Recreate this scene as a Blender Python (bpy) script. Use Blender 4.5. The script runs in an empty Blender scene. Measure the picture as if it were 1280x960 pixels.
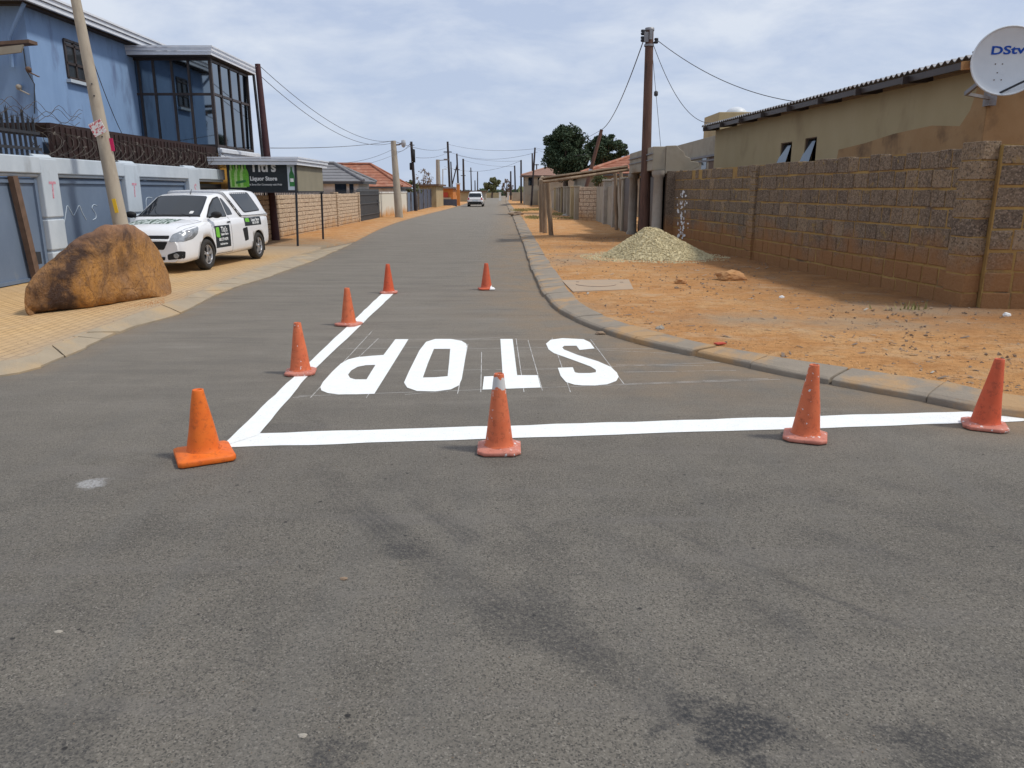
import bpy, bmesh, math, random
from mathutils import Vector, Matrix, noise
from mathutils.bvhtree import BVHTree
random.seed(7)
R = math.radians
C = bpy.context.scene.collection

# ------------------------------------------------------------------ camera
H = 1.75; F = 960.0; HOR = 238.0
PITCH = math.atan((480-HOR)/F)
cp, sp = math.cos(PITCH), math.sin(PITCH)
cam_d = bpy.data.cameras.new('camera'); cam = bpy.data.objects.new('camera', cam_d); C.objects.link(cam)
cam.location = (0, 0, H); cam.rotation_euler = (math.pi/2-PITCH, 0, 0)
cam_d.sensor_width = 36; cam_d.lens = 27; cam_d.clip_end = 5000; cam_d.clip_start = .05
bpy.context.scene.camera = cam

# measuring helpers: where a sight line of the photograph meets the ground / a wall plane
def ray(px, py):
    u = (px-640)/F; v = (py-480)/F
    return Vector((u, cp-v*sp, -sp-v*cp))
def P(px, py, z=0.0):
    d = ray(px, py); t = (z-H)/d.z
    return Vector((d.x*t, d.y*t, z))
def onY(px, py, Y):
    d = ray(px, py); t = Y/d.y
    return Vector((d.x*t, Y, H+d.z*t))
def onX(px, py, X):
    d = ray(px, py); t = X/d.x
    return Vector((X, d.y*t, H+d.z*t))

# ------------------------------------------------------------------ materials
MATS = {}
def M(name, c1, c2=None, scale=4, rough=.8, bump=0, bscale=40, metal=0, c3=None, scale3=1.0, t3=(.5, .7), stretch=(1, 1, 1),
      spec=.4, t=(.3, .7), coat=0, bdist=.01):
    if name in MATS: return MATS[name]
    m = bpy.data.materials.new(name); m.use_nodes = True; MATS[name] = m
    nt = m.node_tree; b = nt.nodes['Principled BSDF']
    b.inputs['Roughness'].default_value = rough; b.inputs['Metallic'].default_value = metal
    b.inputs['Specular IOR Level'].default_value = spec
    if coat: b.inputs['Coat Weight'].default_value = coat; b.inputs['Coat Roughness'].default_value = .05
    b.inputs['Base Color'].default_value = (*c1, 1)
    tc = nt.nodes.new('ShaderNodeTexCoord'); mp = nt.nodes.new('ShaderNodeMapping'); mp.inputs['Scale'].default_value = stretch
    nt.links.new(tc.outputs['Object'], mp.inputs[0])
    def nz(s, d=8, rg=.6):
        n = nt.nodes.new('ShaderNodeTexNoise'); n.inputs['Scale'].default_value = s; n.inputs['Detail'].default_value = d
        n.inputs['Roughness'].default_value = rg; nt.links.new(mp.outputs[0], n.inputs['Vector']); return n
    def rng(src, a, b_):
        r = nt.nodes.new('ShaderNodeMapRange'); r.inputs[1].default_value = a; r.inputs[2].default_value = b_; r.clamp = True
        nt.links.new(src, r.inputs[0]); return r.outputs[0]
    def mix(f, a, b_):
        x = nt.nodes.new('ShaderNodeMix'); x.data_type = 'RGBA'
        nt.links.new(f, x.inputs[0])
        for i, s in ((6, a), (7, b_)):
            if isinstance(s, tuple): x.inputs[i].default_value = (*s, 1)
            else: nt.links.new(s, x.inputs[i])
        return x.outputs[2]
    col = None
    if c2:
        col = mix(rng(nz(scale).outputs[0], *t), c1, c2)
    if c3:
        col = mix(rng(nz(scale3).outputs[0], *t3), col if col else c1, c3)
    if col: nt.links.new(col, b.inputs['Base Color'])
    if bump:
        bn = nt.nodes.new('ShaderNodeBump'); bn.inputs['Strength'].default_value = bump; bn.inputs['Distance'].default_value = bdist
        nt.links.new(nz(bscale, 6, .65).outputs[0], bn.inputs['Height']); nt.links.new(bn.outputs[0], b.inputs['Normal'])
    m['h'] = 1
    return m

class NT:
    """short hand for node graphs"""
    def __init__(s, m): s.nt = m.node_tree; s.b = s.nt.nodes.get('Principled BSDF')
    def n(s, typ, **k):
        x = s.nt.nodes.new(typ)
        for a, v in k.items(): setattr(x, a, v)
        return x
    def l(s, a, b): s.nt.links.new(a, b)
    def val(s, sock, v):
        if hasattr(v, 'is_linked') or isinstance(v, bpy.types.NodeSocket): s.l(v, sock)
        else: sock.default_value = v
    def math(s, op, a, b=0.0, clamp=False):
        x = s.n('ShaderNodeMath', operation=op); x.use_clamp = clamp
        s.val(x.inputs[0], a); s.val(x.inputs[1], b); return x.outputs[0]
    def noise(s, vec, scale, detail=6, rough=.6, dist=0):
        x = s.n('ShaderNodeTexNoise'); x.inputs['Scale'].default_value = scale; x.inputs['Detail'].default_value = detail
        x.inputs['Roughness'].default_value = rough; x.inputs['Distortion'].default_value = dist; s.l(vec, x.inputs['Vector']); return x.outputs[0]
    def rng(s, v, a, b, c=0.0, d=1.0):
        x = s.n('ShaderNodeMapRange'); s.val(x.inputs[0], v)
        for i, q in enumerate((a, b, c, d)): x.inputs[i+1].default_value = q
        return x.outputs[0]
    def mix(s, f, a, b):
        x = s.n('ShaderNodeMix', data_type='RGBA'); s.val(x.inputs[0], f)
        for i, q in ((6, a), (7, b)):
            if isinstance(q, tuple): x.inputs[i].default_value = (*q, 1)
            else: s.l(q, x.inputs[i])
        return x.outputs[2]
    def mapping(s, vec, scale=(1, 1, 1), loc=(0, 0, 0), rot=(0, 0, 0)):
        x = s.n('ShaderNodeMapping'); x.inputs['Scale'].default_value = scale; x.inputs['Location'].default_value = loc
        x.inputs['Rotation'].default_value = rot; s.l(vec, x.inputs[0]); return x.outputs[0]
    def bump(s, h, strength, dist, normal=None):
        x = s.n('ShaderNodeBump'); x.inputs['Strength'].default_value = strength; x.inputs['Distance'].default_value = dist
        s.l(h, x.inputs['Height'])
        if normal: s.l(normal, x.inputs['Normal'])
        return x.outputs[0]
    def voro(s, vec, scale, feature='F1'):
        x = s.n('ShaderNodeTexVoronoi', feature=feature); x.inputs['Scale'].default_value = scale; s.l(vec, x.inputs['Vector']); return x
    def attr(s, name):
        x = s.n('ShaderNodeAttribute', attribute_name=name); return x

def newmat(name, rough=.8, spec=.4):
    m = bpy.data.materials.new(name); m.use_nodes = True; MATS[name] = m
    g = NT(m); g.b.inputs['Roughness'].default_value = rough; g.b.inputs['Specular IOR Level'].default_value = spec
    g.tc = g.n('ShaderNodeTexCoord').outputs['Object']
    return m, g

# asphalt -------------------------------------------------------------
m_asphalt, g = newmat('asphalt', .85, .3)
v = g.tc
big = g.noise(v, .45, 5); mid = g.noise(v, 2.2, 6); fine = g.noise(v, 90, 3, .7)
stones = g.voro(v, 165).outputs['Color']
col = g.mix(g.rng(big, .35, .65), (.160, .144, .120), (.205, .186, .156))
col = g.mix(g.rng(mid, .45, .68, 0, .6), col, (.102, .094, .082))
sepn = g.n('ShaderNodeSeparateColor'); g.l(stones, sepn.inputs[0])
col = g.mix(g.rng(sepn.outputs[0], .80, .97, 0, .65), col, (.30, .275, .235))
col = g.mix(g.rng(sepn.outputs[1], .66, .95, 0, .8), col, (.045, .043, .040))
grn = g.noise(v, 55, 5, .72); col = g.mix(g.rng(grn, .50, .68, 0, .55), col, (.06, .056, .050)); col = g.mix(g.rng(grn, .47, .33, 0, .35), col, (.24, .22, .185))
chips = g.voro(v, 9); cs = g.n('ShaderNodeSeparateColor'); g.l(chips.outputs['Color'], cs.inputs[0])
cd = g.math('ADD', chips.outputs['Distance'], g.rng(grn, .3, .7, -.05, .05))
col = g.mix(g.math('MULTIPLY', g.rng(cd, .07, .11, 1, 0), g.rng(cs.outputs[0], .82, .84)), col, (.03, .028, .027))
GR = g.rng(grn, .38, .58, .25, 1)
# lengthways wear on the far lane
mpv = g.mapping(v, (3.0, .10, 1)); stre = g.noise(mpv, 1.0, 4)
col = g.mix(g.rng(stre, .5, .75, 0, .4), col, (.15, .145, .135))
mph = g.mapping(v, (.5, 4.0, 1)); strh = g.noise(mph, 1.0, 5)
col = g.mix(g.rng(strh, .54, .72, 0, .45), col, (.185, .17, .155))
sxx = g.n('ShaderNodeSeparateXYZ'); g.l(v, sxx.inputs[0])
col = g.mix(g.rng(sxx.outputs[1], 3.8, 9.5, 0, .8), col, (.245, .218, .182))
mpf = g.mapping(v, (.35, 1.6, 1), (4, 2, 0)); far_ = g.noise(mpf, 1.6, 8, .72)
ry_ = g.rng(sxx.outputs[1], 4.6, 8, .12, 1)
col = g.mix(g.math('MULTIPLY', g.rng(far_, .5, .66, 0, .5), ry_), col, (.135, .122, .108)); col = g.mix(g.math('MULTIPLY', g.rng(far_, .47, .36, 0, .4), ry_), col, (.30, .275, .24))
# tyre tracks: arcs of turning vehicles
sx = g.n('ShaderNodeSeparateXYZ'); g.l(v, sx.inputs[0])
def track(cx, cy, r, w, amt, thr=(.42, .62), sc=3.0, ylim=None):
    dx = g.math('SUBTRACT', sx.outputs[0], cx); dy = g.math('SUBTRACT', sx.outputs[1], cy)
    d = g.math('SQRT', g.math('ADD', g.math('MULTIPLY', dx, dx), g.math('MULTIPLY', dy, dy)))
    e = g.math('ABSOLUTE', g.math('SUBTRACT', d, r))
    k = g.rng(e, w*.45, w, 1, 0)
    rib = g.math('SINE', g.math('MULTIPLY', g.math('SUBTRACT', d, r), 130.0))
    k = g.math('MULTIPLY', k, g.rng(rib, -1, 1, .55, 1))
    k = g.math('MULTIPLY', k, g.rng(g.noise(v, sc, 5), *thr))
    if ylim:
        k = g.math('MULTIPLY', k, g.rng(sx.outputs[1], ylim[0], ylim[0]+.5, 0, 1))
        k = g.math('MULTIPLY', k, g.rng(sx.outputs[1], ylim[1]-.9, ylim[1], 1, 0))
    return g.math('MULTIPLY', g.math('MULTIPLY', k, GR), amt*1.1)
def arc(a, b, c_):   # circle through three ground points
    (ax, ay), (bx, by), (cx, cy) = [(q.x, q.y) for q in (a, b, c_)]
    d = 2*(ax*(by-cy)+bx*(cy-ay)+cx*(ay-by))
    ux = ((ax*ax+ay*ay)*(by-cy)+(bx*bx+by*by)*(cy-ay)+(cx*cx+cy*cy)*(ay-by))/d
    uy = ((ax*ax+ay*ay)*(cx-bx)+(bx*bx+by*by)*(ax-cx)+(cx*cx+cy*cy)*(bx-ax))/d
    return ux, uy, math.hypot(ax-ux, ay-uy)
for pts, w, amt, thr, yl in (
        ([(395, 575), (520, 690), (700, 800)], .13, .62, (.28, .55), (2.2, 4.9)),
        ([(760, 575), (980, 655), (1278, 745)], .12, .42, (.40, .6), (1.8, 4.7)),
        ([(700, 640), (960, 760), (1240, 905)], .09, .42, (.40, .6), (1.6, 4.0)),
        ([(560, 640), (800, 790), (1010, 950)], .14, .36, (.42, .62), (1.6, 4.2)),
        ([(440, 560), (640, 720), (880, 930)], .10, .55, (.4, .6), (1.8, 4.9)),
        ([(300, 960), (330, 800), (345, 640)], .09, .4, (.48, .66), (1.6, 4.2)),
        ([(300, 600), (150, 700), (20, 800)], .12, .3, (.45, .62), (2.2, 4.4)),
        ([(560, 600), (800, 760), (1060, 955)], .05, .5, (.42, .6), (1.8, 4.6)),
        ([(395, 959), (405, 930), (418, 895)], .05, .85, (.3, .5), (1.5, 2.4)),
        ([(690, 585), (900, 690), (1270, 835)], .03, .7, (.35, .6), (1.5, 4.6)),
        ([(640, 600), (860, 740), (1200, 890)], .22, .35, (.45, .65), (1.5, 4.4)),
        ([(800, 560), (1150, 650), (1279, 680)], .10, .55, (.45, .62), (2.4, 5)),
        ([(900, 570), (1180, 620), (1279, 645)], .08, .5, (.45, .62), (2.4, 5))):
    a3 = [P(*q) for q in pts]; cx, cy, r = arc(*a3)
    col = g.mix(track(cx, cy, r, w, amt, thr, 2.5, yl), col, (.062, .059, .058))
# oily patches
def spot(px, py, r, amt):
    q = P(px, py)
    dx = g.math('SUBTRACT', sx.outputs[0], q.x); dy = g.math('MULTIPLY', g.math('SUBTRACT', sx.outputs[1], q.y), 1.0)
    d = g.math('SQRT', g.math('ADD', g.math('MULTIPLY', dx, dx), g.math('MULTIPLY', dy, dy)))
    d = g.math('ADD', d, g.rng(g.noise(v, 6, 5), .3, .7, -r*.7, r*.7))
    return g.math('MULTIPLY', g.math('MULTIPLY', g.rng(d, r*.5, r*1.1, 1, 0), GR), amt*1.15)
for s in ((915, 915, .20, .95), (675, 780, .26, .30), (410, 935, .10, .6), (510, 690, .12, .5), (20, 940, .3, .4), (1160, 940, .16, .7), (350, 540, .35, .3), (760, 445, .4, .2)):
    col = g.mix(spot(*s), col, (.042, .042, .044))
col = g.mix(spot(118, 604, .09, .75), col, (.45, .45, .45))
dust = g.attr('dust').outputs['Fac']
dn = g.math('MULTIPLY', dust, g.rng(g.noise(v, 1.7, 7), .3, .62), True)
col = g.mix(dn, col, (.30, .215, .135))
g.l(col, g.b.inputs['Base Color'])
# fine cracks and grit
ck = g.voro(g.mapping(v, (1, 1, 1)), 34, 'DISTANCE_TO_EDGE')
h = g.math('ADD', g.math('MULTIPLY', fine, 1.0), g.math('MULTIPLY', sepn.outputs[2], .8))
g.l(g.bump(h, 1.0, .009), g.b.inputs['Normal'])

# bare earth ------------------------------------------------------------
def earth(name, ca, cb, cc, dark=(.20, .092, .038)):
    m, g = newmat(name, .95, .15); v = g.tc
    a = g.noise(v, .35, 6); b = g.noise(v, 1.6, 8, .7); c = g.noise(v, 14, 6, .7)
    col = g.mix(g.rng(a, .35, .65), ca, cb)
    col = g.mix(g.rng(b, .48, .66, 0, .8), col, cc)
    col = g.mix(g.rng(c, .47, .68, 0, .65), col, tuple(x*.55 for x in ca))
    st = g.noise(g.mapping(v, (.9, 1.4, 1), (1, 7, 0)), 1.9, 8, .72)
    col = g.mix(g.rng(st, .5, .64, 0, .6), col, (.42, .19, .065))
    col = g.mix(g.rng(g.noise(g.mapping(v, (.9, 1.3, 1), (9, 3, 0)), 1.5, 8, .74), .53, .66, 0, .65), col, (.62, .45, .29))
    peb = g.voro(v, 19); s = g.n('ShaderNodeSeparateColor'); g.l(peb.outputs['Color'], s.inputs[0])
    k = g.math('MULTIPLY', g.rng(peb.outputs['Distance'], .18, .30, 1, 0), g.rng(s.outputs[0], .78, .84))
    col = g.mix(k, col, dark)
    k2 = g.math('MULTIPLY', g.rng(peb.outputs['Distance'], .12, .2, 1, 0), g.rng(s.outputs[1], .90, .93))
    col = g.mix(k2, col, (.45, .36, .27))
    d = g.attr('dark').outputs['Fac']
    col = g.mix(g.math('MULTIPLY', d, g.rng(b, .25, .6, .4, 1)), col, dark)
    gp = g.attr('grey').outputs['Fac']
    col = g.mix(g.math('MULTIPLY', gp, g.rng(b, .3, .55, .3, 1)), col, (.36, .29, .21))
    g.l(col, g.b.inputs['Base Color'])
    hh = g.math('ADD', g.math('MULTIPLY', c, .5), g.math('ADD', g.math('MULTIPLY', b, 1.2), g.noise(v, 60, 4)))
    g.l(g.bump(hh, .9, .045), g.b.inputs['Normal'])
    return m
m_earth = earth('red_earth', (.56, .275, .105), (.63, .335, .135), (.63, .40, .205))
m_ground = earth('far_earth', (.42, .27, .14), (.36, .25, .14), (.30, .24, .14))

# pavement of small clay pavers
m_pavers, g = newmat('clay_pavers', .9, .2); v = g.tc
bk = g.n('ShaderNodeTexBrick'); bk.offset = .5
for i, q in ((1, (.60, .40, .195, 1)), (2, (.52, .335, .155, 1)), (3, (.30, .185, .085, 1))): bk.inputs[i].default_value = q
bk.inputs['Scale'].default_value = 1; bk.inputs['Mortar Size'].default_value = .010; bk.inputs['Brick Width'].default_value = .21; bk.inputs['Row Height'].default_value = .105
bk.inputs['Bias'].default_value = 0.1
mp = g.mapping(v, (1, 1, 1), (0, 0, 0), (0, 0, R(88)))
g.l(mp, bk.inputs['Vector'])
col = g.mix(g.rng(g.noise(v, 1.1, 7), .35, .65, 0, .5), bk.outputs[0], (.50, .345, .19))
col = g.mix(g.rng(g.noise(v, .5, 4), .5, .7, 0, .45), col, (.42, .31, .20))
col = g.mix(g.math('MULTIPLY', g.attr('grey').outputs['Fac'], .8), col, (.33, .27, .205))
g.l(col, g.b.inputs['Base Color'])
h = g.math('ADD', g.math('MULTIPLY', bk.outputs['Fac'], -1.0), g.math('MULTIPLY', g.noise(v, 30, 5), .5))
g.l(g.bump(h, .7, .006), g.b.inputs['Normal'])

# blocks whose colour comes from a per-block attribute
def blockmat(name, ca, cb, low, stain=.0, bump=1.0, low_h=.8, pit=(.05, .04, .035)):
    m, g = newmat(name, .95, .12); v = g.tc
    r = g.attr('rnd').outputs['Fac']
    col = g.mix(r, ca, cb)
    n1 = g.noise(v, 14, 8, .75); n2 = g.noise(v, 1.3, 6)
    col = g.mix(g.rng(n1, .45, .72, 0, .75), col, pit)
    pv = g.voro(v, 48); s = g.n('ShaderNodeSeparateColor'); g.l(pv.outputs['Color'], s.inputs[0])
    col = g.mix(g.rng(s.outputs[0], .55, .9, 0, .6), col, tuple(min(1, x*2.1) for x in ca))
    col = g.mix(g.rng(s.outputs[2], .7, .95, 0, .6), col, pit)
    z = g.n('ShaderNodeSeparateXYZ'); g.l(v, z.inputs[0])
    k = g.rng(g.math('ADD', z.outputs[2], g.rng(n2, .2, .8, -.45, .45)), low_h-.25, low_h+.25, 1, 0)
    if name == 'coarse_block': col = g.mix(g.rng(g.noise(v, 4.5, 6, .7), .60, .66, 0, .7), col, (.36, .245, .09))
    col = g.mix(g.math('MULTIPLY', k, .88), col, low)
    g.l(col, g.b.inputs['Base Color'])
    hh = g.math('ADD', g.math('MULTIPLY', n1, 1.4), g.math('MULTIPLY', s.outputs[1], .6))
    g.l(g.bump(hh, bump, .02), g.b.inputs['Normal'])
    return m
m_block = blockmat('coarse_block', (.18, .14, .105), (.36, .265, .17), (.33, .165, .07))
m_blocktan = blockmat('tan_block', (.46, .36, .26), (.54, .44, .33), (.46, .28, .14), bump=.5, low_h=.35, pit=(.30, .22, .15))
m_mortar = M('ochre_mortar', (.40, .27, .09), (.30, .17, .06), 3, .95, .8, 25, c3=(.13, .10, .08), scale3=1.5, t3=(.56, .7), bdist=.03)
m_mortar2 = M('tan_mortar', (.20, .13, .085), (.15, .10, .07), 6, .95)

# generic materials
m_paint = M('road_paint', (.86, .88, .86), (.78, .80, .79), 9, .7, .8, 90, c3=(.42, .41, .40), scale3=65, t3=(.60, .74), bdist=.006)
m_chalk = M('chalk', (.60, .59, .57), (.26, .25, .23), 7, .9, t=(.5, .65))
m_kerb = M('kerb_concrete', (.23, .195, .155), (.29, .245, .19), 3, .92, .8, 35, c3=(.40, .255, .13), scale3=1.6, t3=(.50, .62))
m_kerb2 = M('kerb_concrete_left', (.29, .24, .175), (.36, .295, .21), 2.5, .92, .7, 40, c3=(.42, .30, .17), scale3=1.3, t3=(.52, .7))
m_conc = M('concrete', (.36, .33, .28), (.29, .26, .22), 5, .9, .4, 60)
m_poleconc = M('pole_concrete', (.43, .38, .30), (.36, .31, .25), 5, .85, .3, 60, c3=(.27, .23, .18), scale3=2.5, stretch=(1, 1, .35))
m_blue = M('blue_render', (.19, .30, .49), (.225, .345, .55), 2.5, .9, .35, 40, c3=(.10, .14, .25), scale3=1.6, t3=(.54, .74), stretch=(1, 1, .35))
m_ltblue = M('pale_wall_paint', (.50, .56, .62), (.42, .48, .54), 3, .85, .3, 40, c3=(.30, .33, .36), scale3=2, t3=(.6, .8), stretch=(1, 1, .5))
m_grey_panel = M('grey_sheet', (.115, .16, .235), (.15, .20, .28), 2.0, .55, .12, 12, c3=(.22, .24, .265), scale3=3, t3=(.62, .8), stretch=(1, 1, .5))
m_gutter = M('pale_fascia', (.74, .76, .80), (.60, .64, .70), 4, .45, spec=.5)
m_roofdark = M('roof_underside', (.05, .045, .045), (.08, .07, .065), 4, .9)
m_bronze = M('bronze_frame', (.035, .026, .024), (.055, .04, .035), 6, .45)
m_glass = M('mirror_glass', (.20, .235, .265), rough=.04, metal=1)
m_darkglass = M('dark_glass', (.008, .012, .018), rough=.03, spec=.5)
m_tint = M('tinted_glass', (.035, .04, .045), rough=.06, spec=.5)
m_iron = M('dark_iron', (.02, .024, .032), (.035, .038, .045), 9, .6)
m_maroon = M('maroon_fascia', (.022, .010, .009), (.036, .016, .014), 3, .8, c3=(.02, .013, .012), scale3=2)
m_wire = M('galvanised_wire', (.09, .075, .06), (.05, .04, .035), 20, .6)
m_brownwood = M('brown_board', (.13, .058, .042), (.18, .09, .06), 5, .8, stretch=(1, 1, 5))
m_polewood = M('creosote_pole', (.105, .055, .042), (.15, .085, .062), 6, .9, .6, 25, c3=(.055, .035, .03), scale3=4, stretch=(2.5, 2.5, .25))
m_logwood = M('grey_log', (.29, .21, .14), (.20, .14, .09), 7, .9, .7, 25, stretch=(1.5, 1.5, .4), c3=(.38, .29, .20), scale3=3)
m_darkpole = M('far_pole', (.03, .026, .028), (.05, .04, .04), 3, .9)
m_white = M('white_plaster', (.70, .70, .67), (.60, .60, .57), 2, .9, c3=(.50, .48, .43), scale3=1)
m_beige = M('beige_plaster', (.36, .32, .25), (.30, .265, .205), 1.6, .92, .3, 30, c3=(.25, .21, .16), scale3=1.0)
m_brownplaster = M('brown_plaster', (.37, .29, .16), (.41, .325, .19), 1.3, .92, .35, 25, c3=(.27, .20, .11), scale3=.9, t3=(.56, .8), stretch=(1, 1, .6))
m_orangeplaster = M('ochre_plaster', (.33, .19, .085), (.38, .235, .115), 1.8, .92, .4, 20, c3=(.16, .095, .05), scale3=1.5)
m_tin = M('corrugated_iron', (.30, .31, .33), (.20, .19, .19), 3, .5, metal=.4, c3=(.14, .10, .08), scale3=2)
m_redtile = M('terracotta_tile', (.36, .145, .085), (.28, .11, .07), 3, .8, c3=(.42, .22, .15), scale3=2)
m_greytile = M('grey_tile', (.22, .22, .23), (.17, .17, .18), 4, .8)
m_rust = M('rusty_steel', (.10, .065, .045), (.16, .10, .07), 7, .8)
m_black = M('matt_black', (.012, .012, .013), rough=.7)
m_tyre = M('tyre_rubber', (.02, .02, .02), (.045, .04, .035), 12, .85)
m_silver = M('alloy_silver', (.62, .62, .63), rough=.3, metal=.8)
m_carwhite = M('white_car_paint', (.80, .81, .83), (.76, .77, .79), 1.5, .25, spec=.5, coat=.7)
m_chrome = M('lamp_reflector', (.28, .30, .31), (.50, .51, .52), 14, .25, metal=.6)
m_lens = M('clear_lens', (.35, .37, .39), rough=.05, spec=.9, coat=1)
m_signblack = M('sign_black', (.012, .016, .022), (.02, .03, .035), 3, .45)
m_signgreen = M('sign_green', (.10, .38, .03), (.22, .60, .06), 18, .5)
m_signdgreen = M('bottle_green', (.02, .14, .04), (.05, .26, .06), 22, .4)
m_signwhite = M('sign_white', (.78, .80, .80), (.70, .73, .75), 6, .5)
m_signpale = M('sign_pale_blue', (.42, .52, .62), (.62, .70, .76), 2.5, .5)
m_beigeboard = M('beige_board', (.26, .235, .17), (.22, .20, .145), 2, .8)
m_yellow = M('yellow_plaster', (.50, .27, .04), (.38, .2, .04), 3, .85)
m_yellowtag = M('yellow_tag', (.75, .48, .03), rough=.6)
m_pink = M('pink_spray', (.50, .16, .22), (.58, .38, .44), 22, .85, t=(.42, .6))
m_magenta = M('magenta_card', (.60, .02, .12), rough=.7)
m_poster = M('printed_paper', (.72, .70, .68), (.55, .10, .11), 20, .8, t=(.5, .56))
m_redlamp = M('red_lens', (.45, .01, .01), rough=.2)
m_dishm = M('dish_enamel', (.62, .65, .68), (.56, .59, .62), 3, .45, spec=.5, c3=(.46, .47, .48), scale3=7, t3=(.66, .8))
m_dishblue = M('logo_blue', (.02, .13, .62), rough=.5)
m_orangeshop = M('orange_paint', (.60, .22, .05), (.50, .17, .04), 2, .85)
m_redshop = M('red_board', (.45, .06, .03), rough=.7)
m_navy = M('navy_sheet', (.06, .075, .11), (.09, .10, .135), 3, .6)
m_charcoal = M('charcoal_sheet', (.05, .052, .056), (.075, .077, .08), 3, .6)
m_gravel = M('crushed_stone', (.60, .52, .32), (.48, .41, .25), 22, .95, .5, 30, c3=(.30, .25, .15), scale3=14, t3=(.5, .7))
m_pebble = M('pebble', (.34, .25, .17), (.14, .09, .06), 3, .95)
m_rockor = M('sandstone', (.50, .27, .11), (.36, .18, .08), 7, .95, .8, 12, bdist=.03)
m_litter = M('litter', (.7, .7, .68), rough=.8)
m_dgreen = M('evergreen_leaf', (.022, .042, .020), (.045, .075, .032), 1.2, .75)
m_lgreen = M('olive_leaf', (.10, .115, .05), (.15, .16, .075), 1.2, .8)
m_bare = M('dry_twig', (.15, .11, .085), (.20, .15, .11), 2, .9)
m_grass = M('dry_grass', (.20, .20, .07), (.33, .27, .12), 3, .9)
m_bark = M('bark', (.08, .06, .045), (.12, .09, .07), 5, .9)

# boulder
m_boulder, g = newmat('boulder_rock', .62, .35); v = g.tc
w1 = g.noise(v, 1.6, 7, .62, .8); w2 = g.noise(g.mapping(v, (1, 1, .5), rot=(.2, .6, .1)), 5, 8, .68, 1.2); w3 = g.noise(v, 24, 6, .7)
col = g.mix(g.rng(w1, .36, .6), (.30, .150, .055), (.47, .225, .058))
col = g.mix(g.rng(w2, .46, .68, 0, .6), col, (.30, .175, .10))
col = g.mix(g.rng(w3, .48, .72, 0, .7), col, (.10, .048, .025))
crk = g.voro(g.mapping(v, (1, 1, .6), rot=(.3, .5, 0)), 2.6, 'DISTANCE_TO_EDGE').outputs['Distance']
col = g.mix(g.rng(g.math('ADD', crk, g.rng(w3, .3, .7, -.03, .05)), .0, .022, .6, 0), col, (.06, .03, .02))
sxb = g.n('ShaderNodeSeparateXYZ'); g.l(v, sxb.inputs[0])
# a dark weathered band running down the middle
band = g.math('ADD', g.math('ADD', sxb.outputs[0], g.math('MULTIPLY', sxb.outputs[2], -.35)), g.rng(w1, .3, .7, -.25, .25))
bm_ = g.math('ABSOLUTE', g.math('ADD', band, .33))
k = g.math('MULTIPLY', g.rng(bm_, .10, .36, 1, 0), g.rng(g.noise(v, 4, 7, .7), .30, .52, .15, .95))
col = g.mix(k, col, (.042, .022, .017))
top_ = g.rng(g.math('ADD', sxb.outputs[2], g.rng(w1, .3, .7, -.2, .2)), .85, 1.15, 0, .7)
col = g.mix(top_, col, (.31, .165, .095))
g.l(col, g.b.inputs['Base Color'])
hh = g.math('ADD', g.math('MULTIPLY', w2, 1.6), g.math('ADD', g.math('MULTIPLY', w3, .35), g.math('MULTIPLY', g.noise(v, 70, 4), .12)))
g.l(g.bump(hh, .9, .05), g.b.inputs['Normal'])

# cones
def conemat(name, c, c2, spots, tip=None, foot=None, scuff=(.12, .03, .02)):
    m, g = newmat(name, .55, .35)
    oi = g.n('ShaderNodeObjectInfo')
    mp = g.n('ShaderNodeMapping'); g.l(g.tc, mp.inputs[0])
    cb = g.n('ShaderNodeCombineXYZ'); g.l(g.math('MULTIPLY', oi.outputs['Random'], 40.0), cb.inputs[0]); g.l(cb.outputs[0], mp.inputs['Location'])
    v = mp.outputs[0]
    col = g.mix(g.rng(g.noise(v, 6, 7), .3, .7), c, c2)
    col = g.mix(g.rng(g.noise(v, 22, 7, .75), .52, .72, 0, .65), col, scuff)
    sp_ = g.noise(v, 26, 4, .55)
    col = g.mix(g.rng(sp_, spots, spots+.03), col, (.66, .60, .58))
    s = g.n('ShaderNodeSeparateXYZ'); g.l(g.tc, s.inputs[0])
    if tip:
        k = g.math('MULTIPLY', g.rng(g.math('ADD', s.outputs[2], g.math('MULTIPLY', g.noise(g.tc, 26, 4), .13)), .50, .515),
                   g.rng(g.math('ADD', s.outputs[2], g.math('MULTIPLY', g.noise(g.tc, 24, 4), .13)), .585, .592, 1, 0))
        col = g.mix(k, col, (.58, .56, .54))
    if foot:
        a = g.math('ADD', s.outputs[0], g.math('MULTIPLY', s.outputs[2], -.8)); a = g.math('ADD', a, g.math('MULTIPLY', g.noise(g.tc, 12, 3), .05))
        k = g.rng(a, .045, .055)
        col = g.mix(k, col, (.78, .79, .80))
    g.l(col, g.b.inputs['Base Color'])
    g.l(g.bump(g.noise(v, 60, 5, .7), .35, .004), g.b.inputs['Normal'])
    return m
m_cone_or = conemat('orange_cone', (.70, .125, .012), (.78, .18, .02), .82)
m_cone_rd = conemat('faded_red_cone', (.58, .125, .048), (.66, .17, .07), .655)
m_cone_rb = conemat('brighter_red_cone', (.58, .085, .03), (.62, .12, .05), .75)
m_cone_tip = conemat('tipped_red_cone', (.58, .125, .048), (.66, .17, .07), .64, tip=1)
m_cone_ft = conemat('splashed_red_cone', (.54, .10, .045), (.6, .13, .06), .72, foot=1)
m_cone_base = conemat('pink_worn_base', (.50, .16, .11), (.55, .22, .16), .62)

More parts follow.
